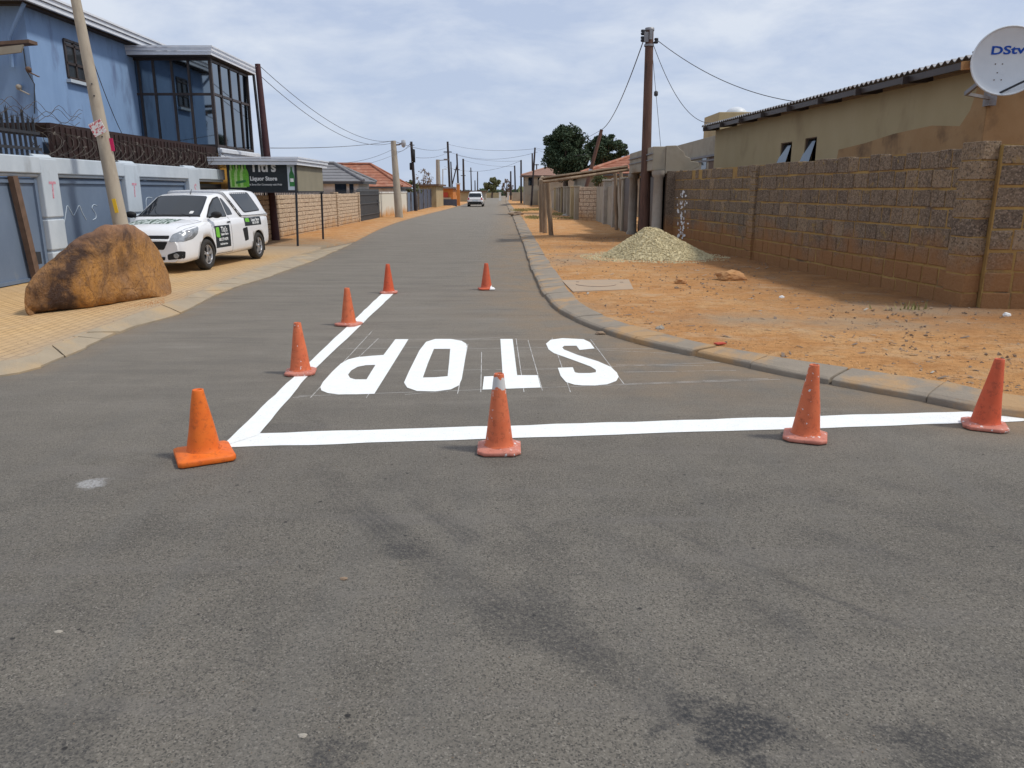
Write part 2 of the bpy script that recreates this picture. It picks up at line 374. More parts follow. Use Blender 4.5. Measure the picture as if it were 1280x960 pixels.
# ------------------------------------------------------------------ mesh builder
ORG = {}
class MB:
    def __init__(s): s.v = []; s.f = []; s.m = []; s.sm = []; s.r = []; s.mi = 0; s.smooth = False; s.rnd = 0.0
    def add(s, vs, fs):
        o = len(s.v); s.v += [Vector(q) for q in vs]
        for f in fs: s.f.append(tuple(o+i for i in f)); s.m.append(s.mi); s.sm.append(s.smooth); s.r.append(s.rnd)
    def box(s, c, size, rot=None):
        c = Vector(c); hx, hy, hz = [q/2 for q in size]
        vs = [Vector((x, y, z)) for x in (-hx, hx) for y in (-hy, hy) for z in (-hz, hz)]
        if rot is not None:
            mt = rot if isinstance(rot, Matrix) else Matrix.Rotation(rot, 3, 'Z'); vs = [mt @ q for q in vs]
        s.add([c+q for q in vs], [(0, 1, 3, 2), (4, 6, 7, 5), (0, 4, 5, 1), (2, 3, 7, 6), (0, 2, 6, 4), (1, 5, 7, 3)])
        return s
    def bx(s, a, b):  # box from corner to corner
        a = Vector(a); b = Vector(b); return s.box((a+b)/2, [abs(q) for q in (b-a)])
    def bar(s, a, b, w, h, up=(0, 0, 1)):
        a = Vector(a); b = Vector(b); d = (b-a).normalized(); u = Vector(up)
        if abs(d.dot(u)) > .98: u = Vector((0, 1, 0))
        x = d.cross(u).normalized(); z = x.cross(d)
        vs = []
        for p in (a, b):
            for i, j in ((-1, -1), (1, -1), (1, 1), (-1, 1)): vs.append(p+x*w/2*i+z*h/2*j)
        s.add(vs, [(0, 3, 2, 1), (4, 5, 6, 7), (0, 1, 5, 4), (1, 2, 6, 5), (2, 3, 7, 6), (3, 0, 4, 7)]); return s
    def cone(s, a, b, r1, r2, n=12, caps=True):
        a = Vector(a); b = Vector(b); d = (b-a).normalized(); u = Vector((0, 0, 1))
        if abs(d.z) > .95: u = Vector((1, 0, 0))
        x = d.cross(u).normalized(); y = d.cross(x)
        vs = []
        for p, r in ((a, r1), (b, r2)):
            for i in range(n):
                t = 2*math.pi*i/n; vs.append(p+x*r*math.cos(t)+y*r*math.sin(t))
        fs = [(i, (i+1) % n, n+(i+1) % n, n+i) for i in range(n)]
        old = s.smooth; s.smooth = True; s.add(vs, fs); s.smooth = False
        if caps: s.add(vs[:n], [tuple(range(n-1, -1, -1))]); s.add(vs[n:], [tuple(range(n))])
        s.smooth = old; return s
    def tube(s, pts, r, n=6, closed=False):
        pts = [Vector(p) for p in pts]; k = len(pts); vs = []; ref = None
        for i, p in enumerate(pts):
            if closed: d = pts[(i+1) % k]-pts[i-1]
            else: d = pts[min(i+1, k-1)]-pts[max(i-1, 0)]
            d.normalize()
            if ref is None:
                ref = d.orthogonal().normalized()
            x = (ref-d*ref.dot(d))
            x = x.normalized() if x.length > 1e-6 else d.orthogonal().normalized(); ref = x
            y = d.cross(x); rr = r[i] if isinstance(r, (list, tuple)) else r
            for j in range(n):
                t = 2*math.pi*j/n; vs.append(p+x*rr*math.cos(t)+y*rr*math.sin(t))
        fs = []
        for i in range(k if closed else k-1):
            for j in range(n):
                a = i*n+j; b = i*n+(j+1) % n; c = ((i+1) % k)*n+(j+1) % n; d_ = ((i+1) % k)*n+j
                fs.append((a, b, c, d_))
        old = s.smooth; s.smooth = True; s.add(vs, fs); s.smooth = False
        if not closed: s.add(vs[:n], [tuple(range(n-1, -1, -1))]); s.add(vs[-n:], [tuple(range(n))])
        s.smooth = old; return s
    def lathe(s, prof, c=(0, 0, 0), n=32, axis='Z'):
        c = Vector(c); vs = []
        for r, z in prof:
            for i in range(n):
                t = 2*math.pi*i/n; a, b = r*math.cos(t), r*math.sin(t)
                q = (a, b, z) if axis == 'Z' else (a, z, b)
                vs.append(c+Vector(q))
        fs = []
        for k in range(len(prof)-1):
            for i in range(n): fs.append((k*n+i, k*n+(i+1) % n, (k+1)*n+(i+1) % n, (k+1)*n+i))
        old = s.smooth; s.smooth = True; s.add(vs, fs); s.smooth = old; return s
    def prism(s, poly, fn, depth):
        """poly: 2-D points; fn(a, b, d) -> 3-D point for depth d in 0..depth"""
        n = len(poly); vs = [fn(a, b, 0) for a, b in poly]+[fn(a, b, depth) for a, b in poly]
        s.add(vs, [tuple(range(n-1, -1, -1)), tuple(range(n, 2*n))]+[(i, (i+1) % n, n+(i+1) % n, n+i) for i in range(n)]); return s
    def build(s, name, mat, parent=None, base=None, bevel=0, fix=True, attr=False, merge=0, seg=2):
        org = Vector(ORG.get(parent.name, (0, 0, 0))) if parent else Vector(base if base is not None else (0, 0, 0))
        me = bpy.data.meshes.new(name)
        me.from_pydata([q-org for q in s.v], [], s.f)
        mats = mat if isinstance(mat, (list, tuple)) else [mat]
        for mm in mats: me.materials.append(mm)
        for p, mi, sm in zip(me.polygons, s.m, s.sm): p.material_index = min(mi, len(mats)-1); p.use_smooth = sm
        if attr:
            at = me.attributes.new('rnd', 'FLOAT', 'FACE')
            for i, r in enumerate(s.r): at.data[i].value = r
        if fix or merge:
            b = bmesh.new(); b.from_mesh(me)
            if merge: bmesh.ops.remove_doubles(b, verts=b.verts, dist=merge)
            bmesh.ops.recalc_face_normals(b, faces=b.faces); b.to_mesh(me); b.free()
        me.update()
        o = bpy.data.objects.new(name, me); C.objects.link(o)
        if parent: o.parent = parent; ORG[o.name] = org
        else: o.location = org; ORG[o.name] = org
        if bevel:
            md = o.modifiers.new('bevel', 'BEVEL'); md.width = bevel; md.segments = seg; md.limit_method = 'ANGLE'; md.angle_limit = R(35)
        return o

def tag(o, label=None, cat=None, group=None, kind=None):
    if label: o['label'] = label
    if cat: o['category'] = cat
    if group: o['group'] = group
    if kind: o['kind'] = kind
    return o
def thing(name, label, cat, loc=(0, 0, 0), group=None, local=False, rz=0):
    o = bpy.data.objects.new(name, None); C.objects.link(o); o.location = loc; o.rotation_euler = (0, 0, rz)
    o.empty_display_size = .1
    ORG[o.name] = Vector((0, 0, 0)) if local else Vector(loc)
    return tag(o, label, cat, group)
def copy_tree(o, parent=None):
    c = o.copy(); C.objects.link(c)
    if parent: c.parent = parent
    for ch in list(o.children): copy_tree(ch, c)
    return c
def from_bm(name, bm, mat, parent=None, base=None, smooth=False):
    org = Vector(ORG.get(parent.name, (0, 0, 0))) if parent else Vector(base if base is not None else (0, 0, 0))
    me = bpy.data.meshes.new(name)
    bmesh.ops.translate(bm, verts=bm.verts, vec=-org)
    bm.to_mesh(me); bm.free()
    for mm in (mat if isinstance(mat, (list, tuple)) else [mat]): me.materials.append(mm)
    for p in me.polygons: p.use_smooth = smooth
    o = bpy.data.objects.new(name, me); C.objects.link(o)
    if parent: o.parent = parent
    else: o.location = org
    ORG[o.name] = org
    return o

def text_mesh(body, size, bold=0.0, extrude=.001, shear=0.0, spacing=1.0, align='CENTER'):
    cu = bpy.data.curves.new('t', 'FONT'); cu.body = body; cu.size = size; cu.align_x = align; cu.align_y = 'CENTER'
    cu.extrude = extrude; cu.offset = bold; cu.shear = shear; cu.space_character = spacing; cu.resolution_u = 3
    ob = bpy.data.objects.new('t', cu); C.objects.link(ob)
    dg = bpy.context.evaluated_depsgraph_get(); dg.update()
    me = bpy.data.meshes.new_from_object(ob.evaluated_get(dg)); 
    vs = [v.co.copy() for v in me.vertices]; fs = [tuple(p.vertices) for p in me.polygons]
    bpy.data.objects.remove(ob); bpy.data.curves.remove(cu); bpy.data.meshes.remove(me)
    return vs, fs
def add_text(mb, body, size, loc, face, bold=0.0, sx=1.0, sy=1.0, shear=0.0, align='CENTER', spacing=1.0):
    """face: '-Y', '+X', '+y_local' orientation of the writing"""
    vs, fs = text_mesh(body, size, bold, .001, shear, spacing, align)
    loc = Vector(loc)
    def f(q):
        a, b, d = q.x*sx, q.y*sy, q.z
        if face == '-Y': return loc+Vector((a, -d, b))
        if face == '+X': return loc+Vector((d, a, b))
        if face == '+Y': return loc+Vector((-a, d, b))
        if callable(face): return face(a, b, d)
    mb.add([f(q) for q in vs], fs)

def smoothpath(pts, n=8):
    """Catmull-Rom through points"""
    out = []
    q = [pts[0]]+list(pts)+[pts[-1]]
    for i in range(1, len(q)-2):
        p0, p1, p2, p3 = q[i-1], q[i], q[i+1], q[i+2]
        for k in range(n):
            t = k/n
            out.append(.5*((2*p1)+(p2-p0)*t+(2*p0-5*p1+4*p2-p3)*t*t+(3*p1-p0-3*p2+p3)*t**3))
    out.append(q[-2]); return out
def resample(path, step):
    L = [0]
    for a, b in zip(path, path[1:]): L.append(L[-1]+(b-a).length)
    n = max(1, round(L[-1]/step)); out = []; j = 0
    for i in range(n+1):
        d = L[-1]*i/n
        while j < len(L)-2 and L[j+1] < d: j += 1
        t = (d-L[j])/max(1e-9, L[j+1]-L[j]); out.append(path[j].lerp(path[j+1], min(1, t)))
    return out

# ------------------------------------------------------------------ setting
def sheet_attr(me, name, fn):
    at = me.attributes.new(name, 'FLOAT', 'POINT')
    for i, v in enumerate(me.vertices): at.data[i].value = fn(v.co)

# big ground sheet reaching the horizon
mb = MB(); mb.add([(-2500, -200, -.05), (2500, -200, -.05), (2500, 4000, -.05), (-2500, 4000, -.05)], [(0, 1, 2, 3)])
tag(mb.build('ground', m_ground), kind='structure')

# kerb lines measured on the photograph: road side and inner side
KR_out = [Vector((45, 4.3, 0)), Vector((14, 5.0, 0)), Vector((8.5, 5.25, 0)), Vector((5.6, 5.45, 0))]+[P(*q) for q in ((1280, 524), (1180, 507), (1080, 489), (980, 470), (870, 446), (800, 430), (735, 408), (690, 383), (668, 347), (657, 315), (648, 290), (641, 272))]+[P(636, 262), P(632.5, 252)]
KR_in = [Vector((45, 4.85, 0)), Vector((14, 5.5, 0)), Vector((8.5, 5.8, 0)), Vector((5.5, 5.98, 0))]+[P(*q, .1) for q in ((1280, 498), (1200, 481), (1110, 468), (1000, 451), (900, 434), (845, 421), (770, 400), (722, 376), (696, 342), (678, 315), (664, 291), (652.5, 272))]+[P(643, 261.0, .1), P(635.5, 251.5, .1)]
KL_out = [Vector((-45, 5.4, 0)), Vector((-14, 5.9, 0)), Vector((-9, 6.15, 0)), Vector((-6.4, 6.5, 0))]+[P(*q) for q in ((0, 471), (75, 449), (163, 411), (200, 401), (232, 390), (266, 372), (300, 358), (332, 348), (372, 334), (425, 312), (500, 277))]+[P(566, 259.5), P(587, 253)]
KL_in = [Vector((-45, 5.85, 0)), Vector((-14, 6.35, 0)), Vector((-9, 6.6, 0)), Vector((-6.7, 6.93, 0))]+[P(*q, .1) for q in ((0, 452), (60, 433), (120, 411), (180, 389), (208, 380), (236, 371), (268, 357), (302, 343), (334, 332), (374, 319), (415, 302), (484, 272.5))]+[P(557, 257, .1), P(581, 251.5, .1)]
for L_, x in ((KR_out, None), (KR_in, None), (KL_out, None), (KL_in, None)):
    pass
Xend = 260
def extend(L_, x): L_.append(Vector((x, Xend, L_[-1].z)))
# keep the far ends straight
extend(KR_out, KR_out[-1].x-1.0); extend(KR_in, KR_in[-1].x-1.0); extend(KL_out, KL_out[-1].x-1.0); extend(KL_in, KL_in[-1].x-1.0)
KRO, KRI, KLO, KLI = [smoothpath(L_, 10) for L_ in (KR_out, KR_in, KL_out, KL_in)]
def x_at(path, y):
    for a, b in zip(path, path[1:]):
        if (a.y-y)*(b.y-y) <= 0 and abs(b.y-a.y) > 1e-9:
            return a.x+(b.x-a.x)*(y-a.y)/(b.y-a.y)
    return path[0].x if y < path[0].y else path[-1].x
def dist_path(p, path):
    best = 1e9
    for a, b in zip(path, path[1:]):
        d = b-a; l2 = d.x*d.x+d.y*d.y
        if l2 < 1e-12: continue
        t = max(0, min(1, ((p.x-a.x)*d.x+(p.y-a.y)*d.y)/l2))
        q = math.hypot(p.x-a.x-d.x*t, p.y-a.y-d.y*t)
        if q < best: best = q
    return best

def grid(name, xs, ys, zf, mat):
    vs = [(x, y, zf(x, y)) for y in ys for x in xs]; n = len(xs)
    fs = [(j*n+i, j*n+i+1, (j+1)*n+i+1, (j+1)*n+i) for j in range(len(ys)-1) for i in range(n-1)]
    me = bpy.data.meshes.new(name); me.from_pydata(vs, [], fs); me.materials.append(mat)
    for p in me.polygons: p.use_smooth = True
    o = bpy.data.objects.new(name, me); C.objects.link(o); return o
def frange(a, b, s):
    n = round((b-a)/s); return [a+(b-a)*i/n for i in range(n+1)]
xs = [-45, -30, -20, -14]+frange(-10, 8, .25)+[10, 14, 20, 30, 45]
ys = [-12, -5, -2]+frange(0, 16, .25)+frange(17, 60, 1)+frange(65, 260, 5)
road = grid('road', xs, ys, lambda x, y: 0.0, m_asphalt)
def dustf(co):
    if co.y < 3 or abs(co.x) > 12: return 0.0
    a = dist_path(co, KRO); b = dist_path(co, KLO)
    d = 0
    if co.x < x_at(KRO, co.y)+.1 or co.y < 8:
        d = max(0, 1-a/(1.5 if co.y > 8 else 1.0))*1.0
    d = max(d, max(0, 1-b/.35)*.6)
    d = max(d, math.exp(-((co.x-1.6)**2/1.1+(co.y-8.0)**2/2.6))*.85)
    d = max(d, math.exp(-((co.x-.2)**2/1.5+(co.y-12.5)**2/14))*.30)
    return min(1, d)
sheet_attr(road.data, 'dust', dustf); tag(road, kind='structure')

def kerb(name, outer, inner, zo, zi, mat, step=.85, seed=1, gap=.012, y_max=75, stop=1e9):
    rnd = random.Random(seed)
    n = 400
    o = resample(outer, .05); i_ = resample(inner, .05)
    mb = MB(); N = int(sum((b-a).length for a, b in zip(outer, outer[1:]))/step)
    # pair stations by fraction per control point (both paths share control counts)
    m = min(len(outer), len(inner)); oo = outer[:m]; ii = inner[:m]
    L_ = [0]
    for a, b in zip(oo, oo[1:]): L_.append(L_[-1]+(b-a).length)
    def pair(d):
        import bisect
        j = min(max(bisect.bisect_right(L_, d)-1, 0), m-2); t = (d-L_[j])/max(1e-9, L_[j+1]-L_[j]); t = min(1, max(0, t))
        return oo[j].lerp(oo[j+1], t), ii[j].lerp(ii[j+1], t)
    d = 0
    while d < L_[-1]-.1:
        a0, b0 = pair(d+gap/2)
        if a0.y > stop: break
        st = step*rnd.uniform(.85, 1.2)*(1 if a0.y < y_max else 6)
        a1, b1 = pair(min(d+st-gap/2, L_[-1])); d += st
        j = lambda s=.004: rnd.uniform(-s, s)
        dz = rnd.uniform(-.006, .006); tl = rnd.uniform(-.006, .006)
        ox = rnd.uniform(-.02, .02)
        for (p, q) in ((a0, b0), (a1, b1)):
            pass
        def V(p, z, k=0): return (p.x+j()+ox, p.y+j(), z+dz+k)
        ms = [.0, .5, 1.0] if st < 2 else [0, .5, 1]
        cols = []
        for t in ms:
            dd = d-st+gap/2+(st-gap)*t; a, b = pair(min(dd, L_[-1]))
            c = a.lerp(b, .12); e = a.lerp(b, 1.02)
            cols.append([V(a, -.04, 0), V(a, zo*.75, 0), V(c, zo+.004, tl*(t-.5)), V(a.lerp(b, .55), (zo+zi)/2+.004, 0), V(e, zi, -tl*(t-.5)), V(e, -.04)])
        vs = [q for c in cols for q in c]; k = 6; fs = []
        for t in range(2):
            for r_ in range(k-1): fs.append((t*k+r_, t*k+r_+1, (t+1)*k+r_+1, (t+1)*k+r_))
        fs += [tuple(range(k-1, -1, -1)), tuple(range(2*k, 3*k))]
        mb.add(vs, fs)
    ob = mb.build(name, mat, bevel=.012); tag(ob, kind='structure'); return ob
kerb('kerb_right', KRO, KRI, .07, .112, m_kerb, .85, 3, gap=.02)
kerb('kerb_left', KLO, KLI, .03, .108, m_kerb2, .5, 4, gap=.007, stop=26)

# right verge of bare earth, left clay pavement and left verge
def fan(name, path, side, y0, y1, zf, mat, outx, dark=None, grey=None, dy=.3):
    yy = []; y = y0
    while y < y1: yy.append(y); y += dy if y < 26 else (1.2 if y < 70 else 8)
    yy.append(y1)
    offs = [-.02, -.016, .0, .06, .2]+frange(.45, 7.5, .25)+[8.5, 10, 13, 20, 40, 70]
    vs = []; n = len(offs)
    for y in yy:
        x0 = x_at(path, y)
        for t in offs:
            x = x0+side*t; vs.append((x, y, -.03 if t < -.018 else zf(x, y, max(0, t))))
    fs = [(j*n+i, j*n+i+1, (j+1)*n+i+1, (j+1)*n+i) for j in range(len(yy)-1) for i in range(n-1)]
    if side < 0: fs = [f[::-1] for f in fs]
    me = bpy.data.meshes.new(name); me.from_pydata(vs, [], fs); me.materials.append(mat)
    for p in me.polygons: p.use_smooth = True
    sheet_attr(me, 'dark', dark or (lambda c: 0)); sheet_attr(me, 'grey', grey or (lambda c: 0))
    o = bpy.data.objects.new(name, me); C.objects.link(o); tag(o, kind='structure'); return o
WALL_R = [Vector((6.62, 11.45, 0)), Vector((5.72, 19.0, 0)), Vector((5.32, 25.6, 0))]
def zr(x, y, t):
    n = noise.noise(Vector((x*.5, y*.5, 1)))*.025+noise.noise(Vector((x*2.2, y*2.2, 5)))*.012+noise.noise(Vector((x*5, y*5, 2)))*.006
    return .098+(n if t > .1 else 0)*min(1, t)
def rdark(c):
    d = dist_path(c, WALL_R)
    k = max(0, 1-d/3.4)*.85  # soft shade of the wall painted into the earth colour
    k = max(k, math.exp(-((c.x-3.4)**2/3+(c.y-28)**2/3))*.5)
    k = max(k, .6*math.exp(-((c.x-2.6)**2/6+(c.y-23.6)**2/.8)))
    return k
def rgrey(c):
    k = 0
    for px, py, sx_, sy_ in ((705, 326, .5, 1.3), (940, 400, .8, .25), (1080, 405, 1.2, .2), (700, 384, .3, .5), (740, 318, 1.1, .22), (1150, 386, 1, .25), (668, 268, .9, 3.0), (690, 262, 1.2, 6.0), (655, 258, .5, 20)):
        q = P(px, py, .1); k = max(k, .8*math.exp(-((c.x-q.x)**2/sx_+(c.y-q.y)**2/sy_)))
    return k
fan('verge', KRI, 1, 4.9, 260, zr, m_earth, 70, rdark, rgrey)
def zl(x, y, t):
    n = noise.noise(Vector((x*.5, y*.5, 3)))*.012
    return .100+(n if t > .1 else 0)+min(.03, t*.01)
fan('pavement', KLI, -1, 6.0, 23.5, zl, m_pavers, -70, None, lambda c: max(math.exp(-dist_path(c, KLI)/.35)*.9, min(1, max(0, (c.y-19)/4))))
def zl2(x, y, t):
    n = noise.noise(Vector((x*.5, y*.5, 3)))*.012+noise.noise(Vector((x*2.2, y*2.2, 5)))*.012
    return .100+(n if t > .1 else 0)+min(.03, t*.01)
def left_edge():
    out = []
    for a in KLI:
        k = min(1, max(0, (a.y-24.3)/3)); out.append(Vector((a.x+(x_at(KLO, a.y)-.03-a.x)*k, a.y, a.z)))
    return out
KLE = left_edge()
def zl3(x, y, t):
    k = min(1, max(0, (y-24.3)/2))
    return zl2(x, y, t)+.028*k*max(0, 1-t/2)-.10*max(0, 1-t/.45)*k
fan('left_verge', KLE, -1, 23.5, 260, zl3, m_earth, -70, None, lambda c: .9*max(0, 1-(c.y-23.5)/5)+.35*math.exp(-dist_path(c, KLE)/.3))

# road markings (painted sheets 4 mm above the asphalt)
def flat(name, polys, mat, z=.004, holes=None, label=None, cat=None, group=None):
    mb = MB()
    for poly in polys:
        pts = [P(*q, z) if len(q) == 2 and not isinstance(q, Vector) else q for q in poly]
        n = len(pts); mb.add(pts, [tuple(range(n))])
    o = mb.build(name, mat, fix=False)
    return tag(o, kind='structure')
# stop line
def edge(a, b, n=14, j=.008, seed=0):
    rr = random.Random(seed); A = P(*a, .004); B = P(*b, .004)
    return [A.lerp(B, i/n)+Vector((0, rr.uniform(-j, j) if 0 < i < n else 0, 0)) for i in range(n+1)]
def band(name, top, bot, mat, z=.004):
    vs = top+bot; n = len(top); mb = MB(); mb.add([Vector((q.x, q.y, z)) for q in vs], [(i, n+i, n+i+1, i+1) for i in range(n-1)])
    return tag(mb.build(name, mat, fix=False), kind='structure')
band('road_marking_stop_line', edge((322, 541.5), (1275, 512), 30, .01, 1)+[P(1300, 517, .004)], edge((276, 559.5), (1275, 526.5), 30, .01, 2)+[P(1300, 524, .004)], m_paint)
def mixpts(seg, n=10, j=.006, seed=0):
    rr = random.Random(seed); out = []
    for a, b in zip(seg, seg[1:]):
        A = P(*a, .004); B = P(*b, .004)
        for i in range(n): out.append(A.lerp(B, i/n)+Vector((rr.uniform(-j, j), 0, 0)))
    out.append(P(*seg[-1], .004)); return out
band('road_marking_centre_line', mixpts([(276, 559), (365, 473), (452, 391), (480, 364.5)], 10, .006, 3), mixpts([(324, 543.5), (381, 474), (466, 392), (495, 364.5)], 10, .006, 4), m_paint, .006)
# STOP lettering painted for drivers coming the other way
def Z(pts): return [(380+a/3.048, 400+b/3.048) for a, b in pts]
P_out = Z([(348, 73), (398, 73), (355, 142), (310, 214), (268, 281), (200, 283), (130, 283), (90, 278), (66, 268), (62, 255), (72, 236), (108, 196), (140, 166), (168, 150), (205, 141), (260, 136), (303, 133)])
P_in = Z([(272, 171), (235, 172), (205, 178), (180, 192), (168, 208), (175, 220), (195, 226), (238, 226)])
O_out = Z([(500, 72), (560, 72), (600, 79), (618, 90), (621, 100), (612, 160), (601, 225), (590, 249), (560, 264), (500, 272), (430, 270), (393, 257), (381, 238), (400, 195), (440, 115), (465, 83)])
O_in = Z([(495, 110), (557, 110), (553, 160), (547, 214), (500, 218), (453, 219), (472, 165)])
T_out = Z([(748, 72), (795, 72), (812, 210), (890, 210), (902, 257), (680, 265), (686, 215), (757, 212)])
S_out = Z([(1107, 108), (1090, 85), (1065, 73), (985, 69), (940, 75), (922, 90), (932, 112), (952, 126), (1030, 154), (1092, 177), (1112, 190), (1112, 199), (1090, 202), (1045, 202), (1032, 199), (1024, 180), (967, 182), (978, 213), (998, 236), (1030, 246), (1060, 249), (1110, 249), (1155, 245), (1190, 232), (1199, 216), (1192, 200), (1168, 178), (1120, 157), (1040, 132), (990, 112), (984, 104), (992, 98), (1038, 98), (1050, 114)])
def letter(name, outer, inner=None):
    bm = bmesh.new()
    def loop(pts):
        vs = [bm.verts.new(P(*q, .004)) for q in pts]
        return [bm.edges.new((vs[i], vs[(i+1) % len(vs)])) for i in range(len(vs))]
    e = loop(outer)
    if inner: e += loop(inner)
    bmesh.ops.triangle_fill(bm, edges=e, use_beauty=True)
    for f in bm.faces:
        f.normal_update()
        if f.normal.z < 0: f.normal_flip()
    return bm
for nm, o_, i_ in (('s', S_out, None), ('t', T_out, None), ('o', O_out, O_in), ('p', P_out, P_in)):
    tag(from_bm('road_marking_letter_'+nm, letter(nm, o_, i_), m_paint), kind='structure')
# thin chalk setting-out lines
mb = MB()
def cl(a, b, w=.006, z=.0025):
    A = P(*a, z); B = P(*b, z); d = (B-A).normalized(); n = Vector((-d.y, d.x, 0))*w/2
    mb.add([A-n, B-n, B+n, A+n], [(0, 1, 2, 3)])
cl((441, 424), (745, 424)); cl((425, 436), (500, 435)); cl((373, 495), (975, 474)); cl((690, 422), (713, 490)); cl((738, 424), (780, 480))
cl((466, 413), (388, 497)); cl((473, 423), (432, 462)); cl((505, 425), (458, 497)); cl((585, 430), (572, 492)); cl((602, 440), (601, 490)); cl((645, 423), (655, 490)); cl((585, 436), (700, 434))
cl((725, 436), (890, 436)); cl((762, 458), (900, 453)); cl((780, 465), (920, 463)); cl((775, 480), (960, 473)); cl((500, 434), (590, 434)); cl((535, 463), (700, 461)); cl((660, 425), (678, 488)); cl((506, 493), (560, 489)); cl((740, 424), (700, 424)); cl((570, 425), (632, 421)); cl((366, 497), (384, 495)); cl((745, 437), (1000, 450)); cl((770, 456), (880, 457))
tag(mb.build('road_marking_chalk_lines', m_chalk, fix=False), kind='structure')

# ------------------------------------------------------------------ traffic cones
def make_cone(label, body_mat, base_mat, h=.55, bw=.30, rb=.098, rt=.034, bh=.035, clip=.30, loc=(0, 0, 0), rz=0, thick=False, seed=0, tilt=(0, 0)):
    t = thing('traffic_cone', label, 'traffic cone', (0, 0, 0), 'traffic cones around the wet road paint', local=True)
    rr = random.Random(seed)
    # base: square plate with clipped corners, slightly warped
    mb = MB(); c = bw*clip
    hb = bw/2
    oct_ = [(-hb+c*.55, -hb), (hb-c*.55, -hb), (hb, -hb+c*.55), (hb, hb-c*.55), (hb-c*.55, hb), (-hb+c*.55, hb), (-hb, hb-c*.55), (-hb, -hb+c*.55)]
    ring = []
    for i in range(8):
        a, b = oct_[i], oct_[(i+1) % 8]
        for k in range(4): ring.append((a[0]+(b[0]-a[0])*k/4, a[1]+(b[1]-a[1])*k/4))
    def wz(x, y): return .010*noise.noise(Vector((x*7+seed, y*7, seed)))+.004
    n = len(ring); rows = []
    for s_, z in ((.98, .003), (1.0, .006), (1.0, bh*.62), (.97, bh*.78), (.80, bh*.95), (.62, bh*1.1)):
        rows.append([(x*s_, y*s_, z+(wz(x, y) if z > .001 else 0)*(1 if z > .004 else .3)) for x, y in ring])
    ctr = []
    for x, y in ring:
        a = math.atan2(y, x); ctr.append((rb*1.08*math.cos(a), rb*1.08*math.sin(a), bh*1.25))
    rows.append(ctr)
    vs = [q for r_ in rows for q in r_]; fs = []
    for k in range(len(rows)-1):
        for i in range(n): fs.append((k*n+i, k*n+(i+1) % n, (k+1)*n+(i+1) % n, (k+1)*n+i))
    fs.append(tuple(range(n-1, -1, -1)))
    mb.smooth = True; mb.add(vs, fs)
    mb.build('base', base_mat, t)
    mb = MB(); mb.smooth = True
    N = 40; prof = [(rb*1.12, bh*1.05), (rb*1.06, bh*1.25), (rb, bh*1.6)]
    for k in range(1, 15): 
        f = k/14; prof.append((rb+(rt-rb)*f, bh*1.6+(h-bh*1.6)*f))
    prof += [(rt*.96, h+.004), (rt*.80, h+.005), (rt*.74, h-.01), (rt*.7, h-.08)]
    vs = []
    for r_, z in prof:
        for i in range(N):
            a = 2*math.pi*i/N
            q = r_*(1+.05*noise.noise(Vector((math.cos(a)*1.2+seed*3, math.sin(a)*1.2, z*6)))*(1 if r_ > rt else 0))
            vs.append((q*math.cos(a)+tilt[0]*z, q*math.sin(a)+tilt[1]*z, z))
    fs = [(k*N+i, k*N+(i+1) % N, (k+1)*N+(i+1) % N, (k+1)*N+i) for k in range(len(prof)-1) for i in range(N)]
    mb.add(vs, fs); mb.build('cone_body', body_mat, t)
    t.location = loc; t.rotation_euler = (0, 0, rz)
    return t
def cone_at(px, pybase, pytop, label, bm_, base_m, w=.30, rz=0, seed=0, **k):
    q = P(px, pybase); hh = onY(px, pytop, q.y).z
    return make_cone(label, bm_, base_m, h=hh, bw=w, loc=(q.x, q.y, 0.002), rz=rz, seed=seed, **k)
cone_at(256, 572, 488, 'bright orange traffic cone with cracked body at the painted corner', m_cone_or, m_cone_or, .36, R(28), 1, rb=.105, rt=.036, bh=.05, clip=.12)
cone_at(376, 467, 404, 'red traffic cone on the centre line directly behind the bright orange cone', m_cone_rd, m_cone_base, .29, R(8), 2)
cone_at(436, 406.5, 360.5, 'scuffed red traffic cone with white marks halfway up the painted centre line', m_cone_rd, m_cone_base, .31, R(-20), 3)
cone_at(486, 366.5, 330.5, 'small-looking red traffic cone at the far end of the painted centre line', m_cone_rb, m_cone_base, .30, R(5), 4)
cone_at(608, 362, 329.5, 'red traffic cone with white painted foot standing alone in the far lane', m_cone_ft, m_cone_ft, .29, R(10), 5)
cone_at(624, 563, 468, 'red traffic cone with grey-white tip in front of the letter T', m_cone_tip, m_cone_base, .30, R(0), 6, rb=.095)
cone_at(1006, 548, 456.5, 'paint-spattered faded red traffic cone on the stop line with pink worn base', m_cone_rd, m_cone_base, .30, R(-22), 7, tilt=(.03, 0))
cone_at(1230, 534, 449, 'clean red traffic cone at the kerb end of the stop line', m_cone_rb, m_cone_base, .30, R(-25), 8, tilt=(.06, 0))

# ------------------------------------------------------------------ boulder
rr_b = random.Random(11)
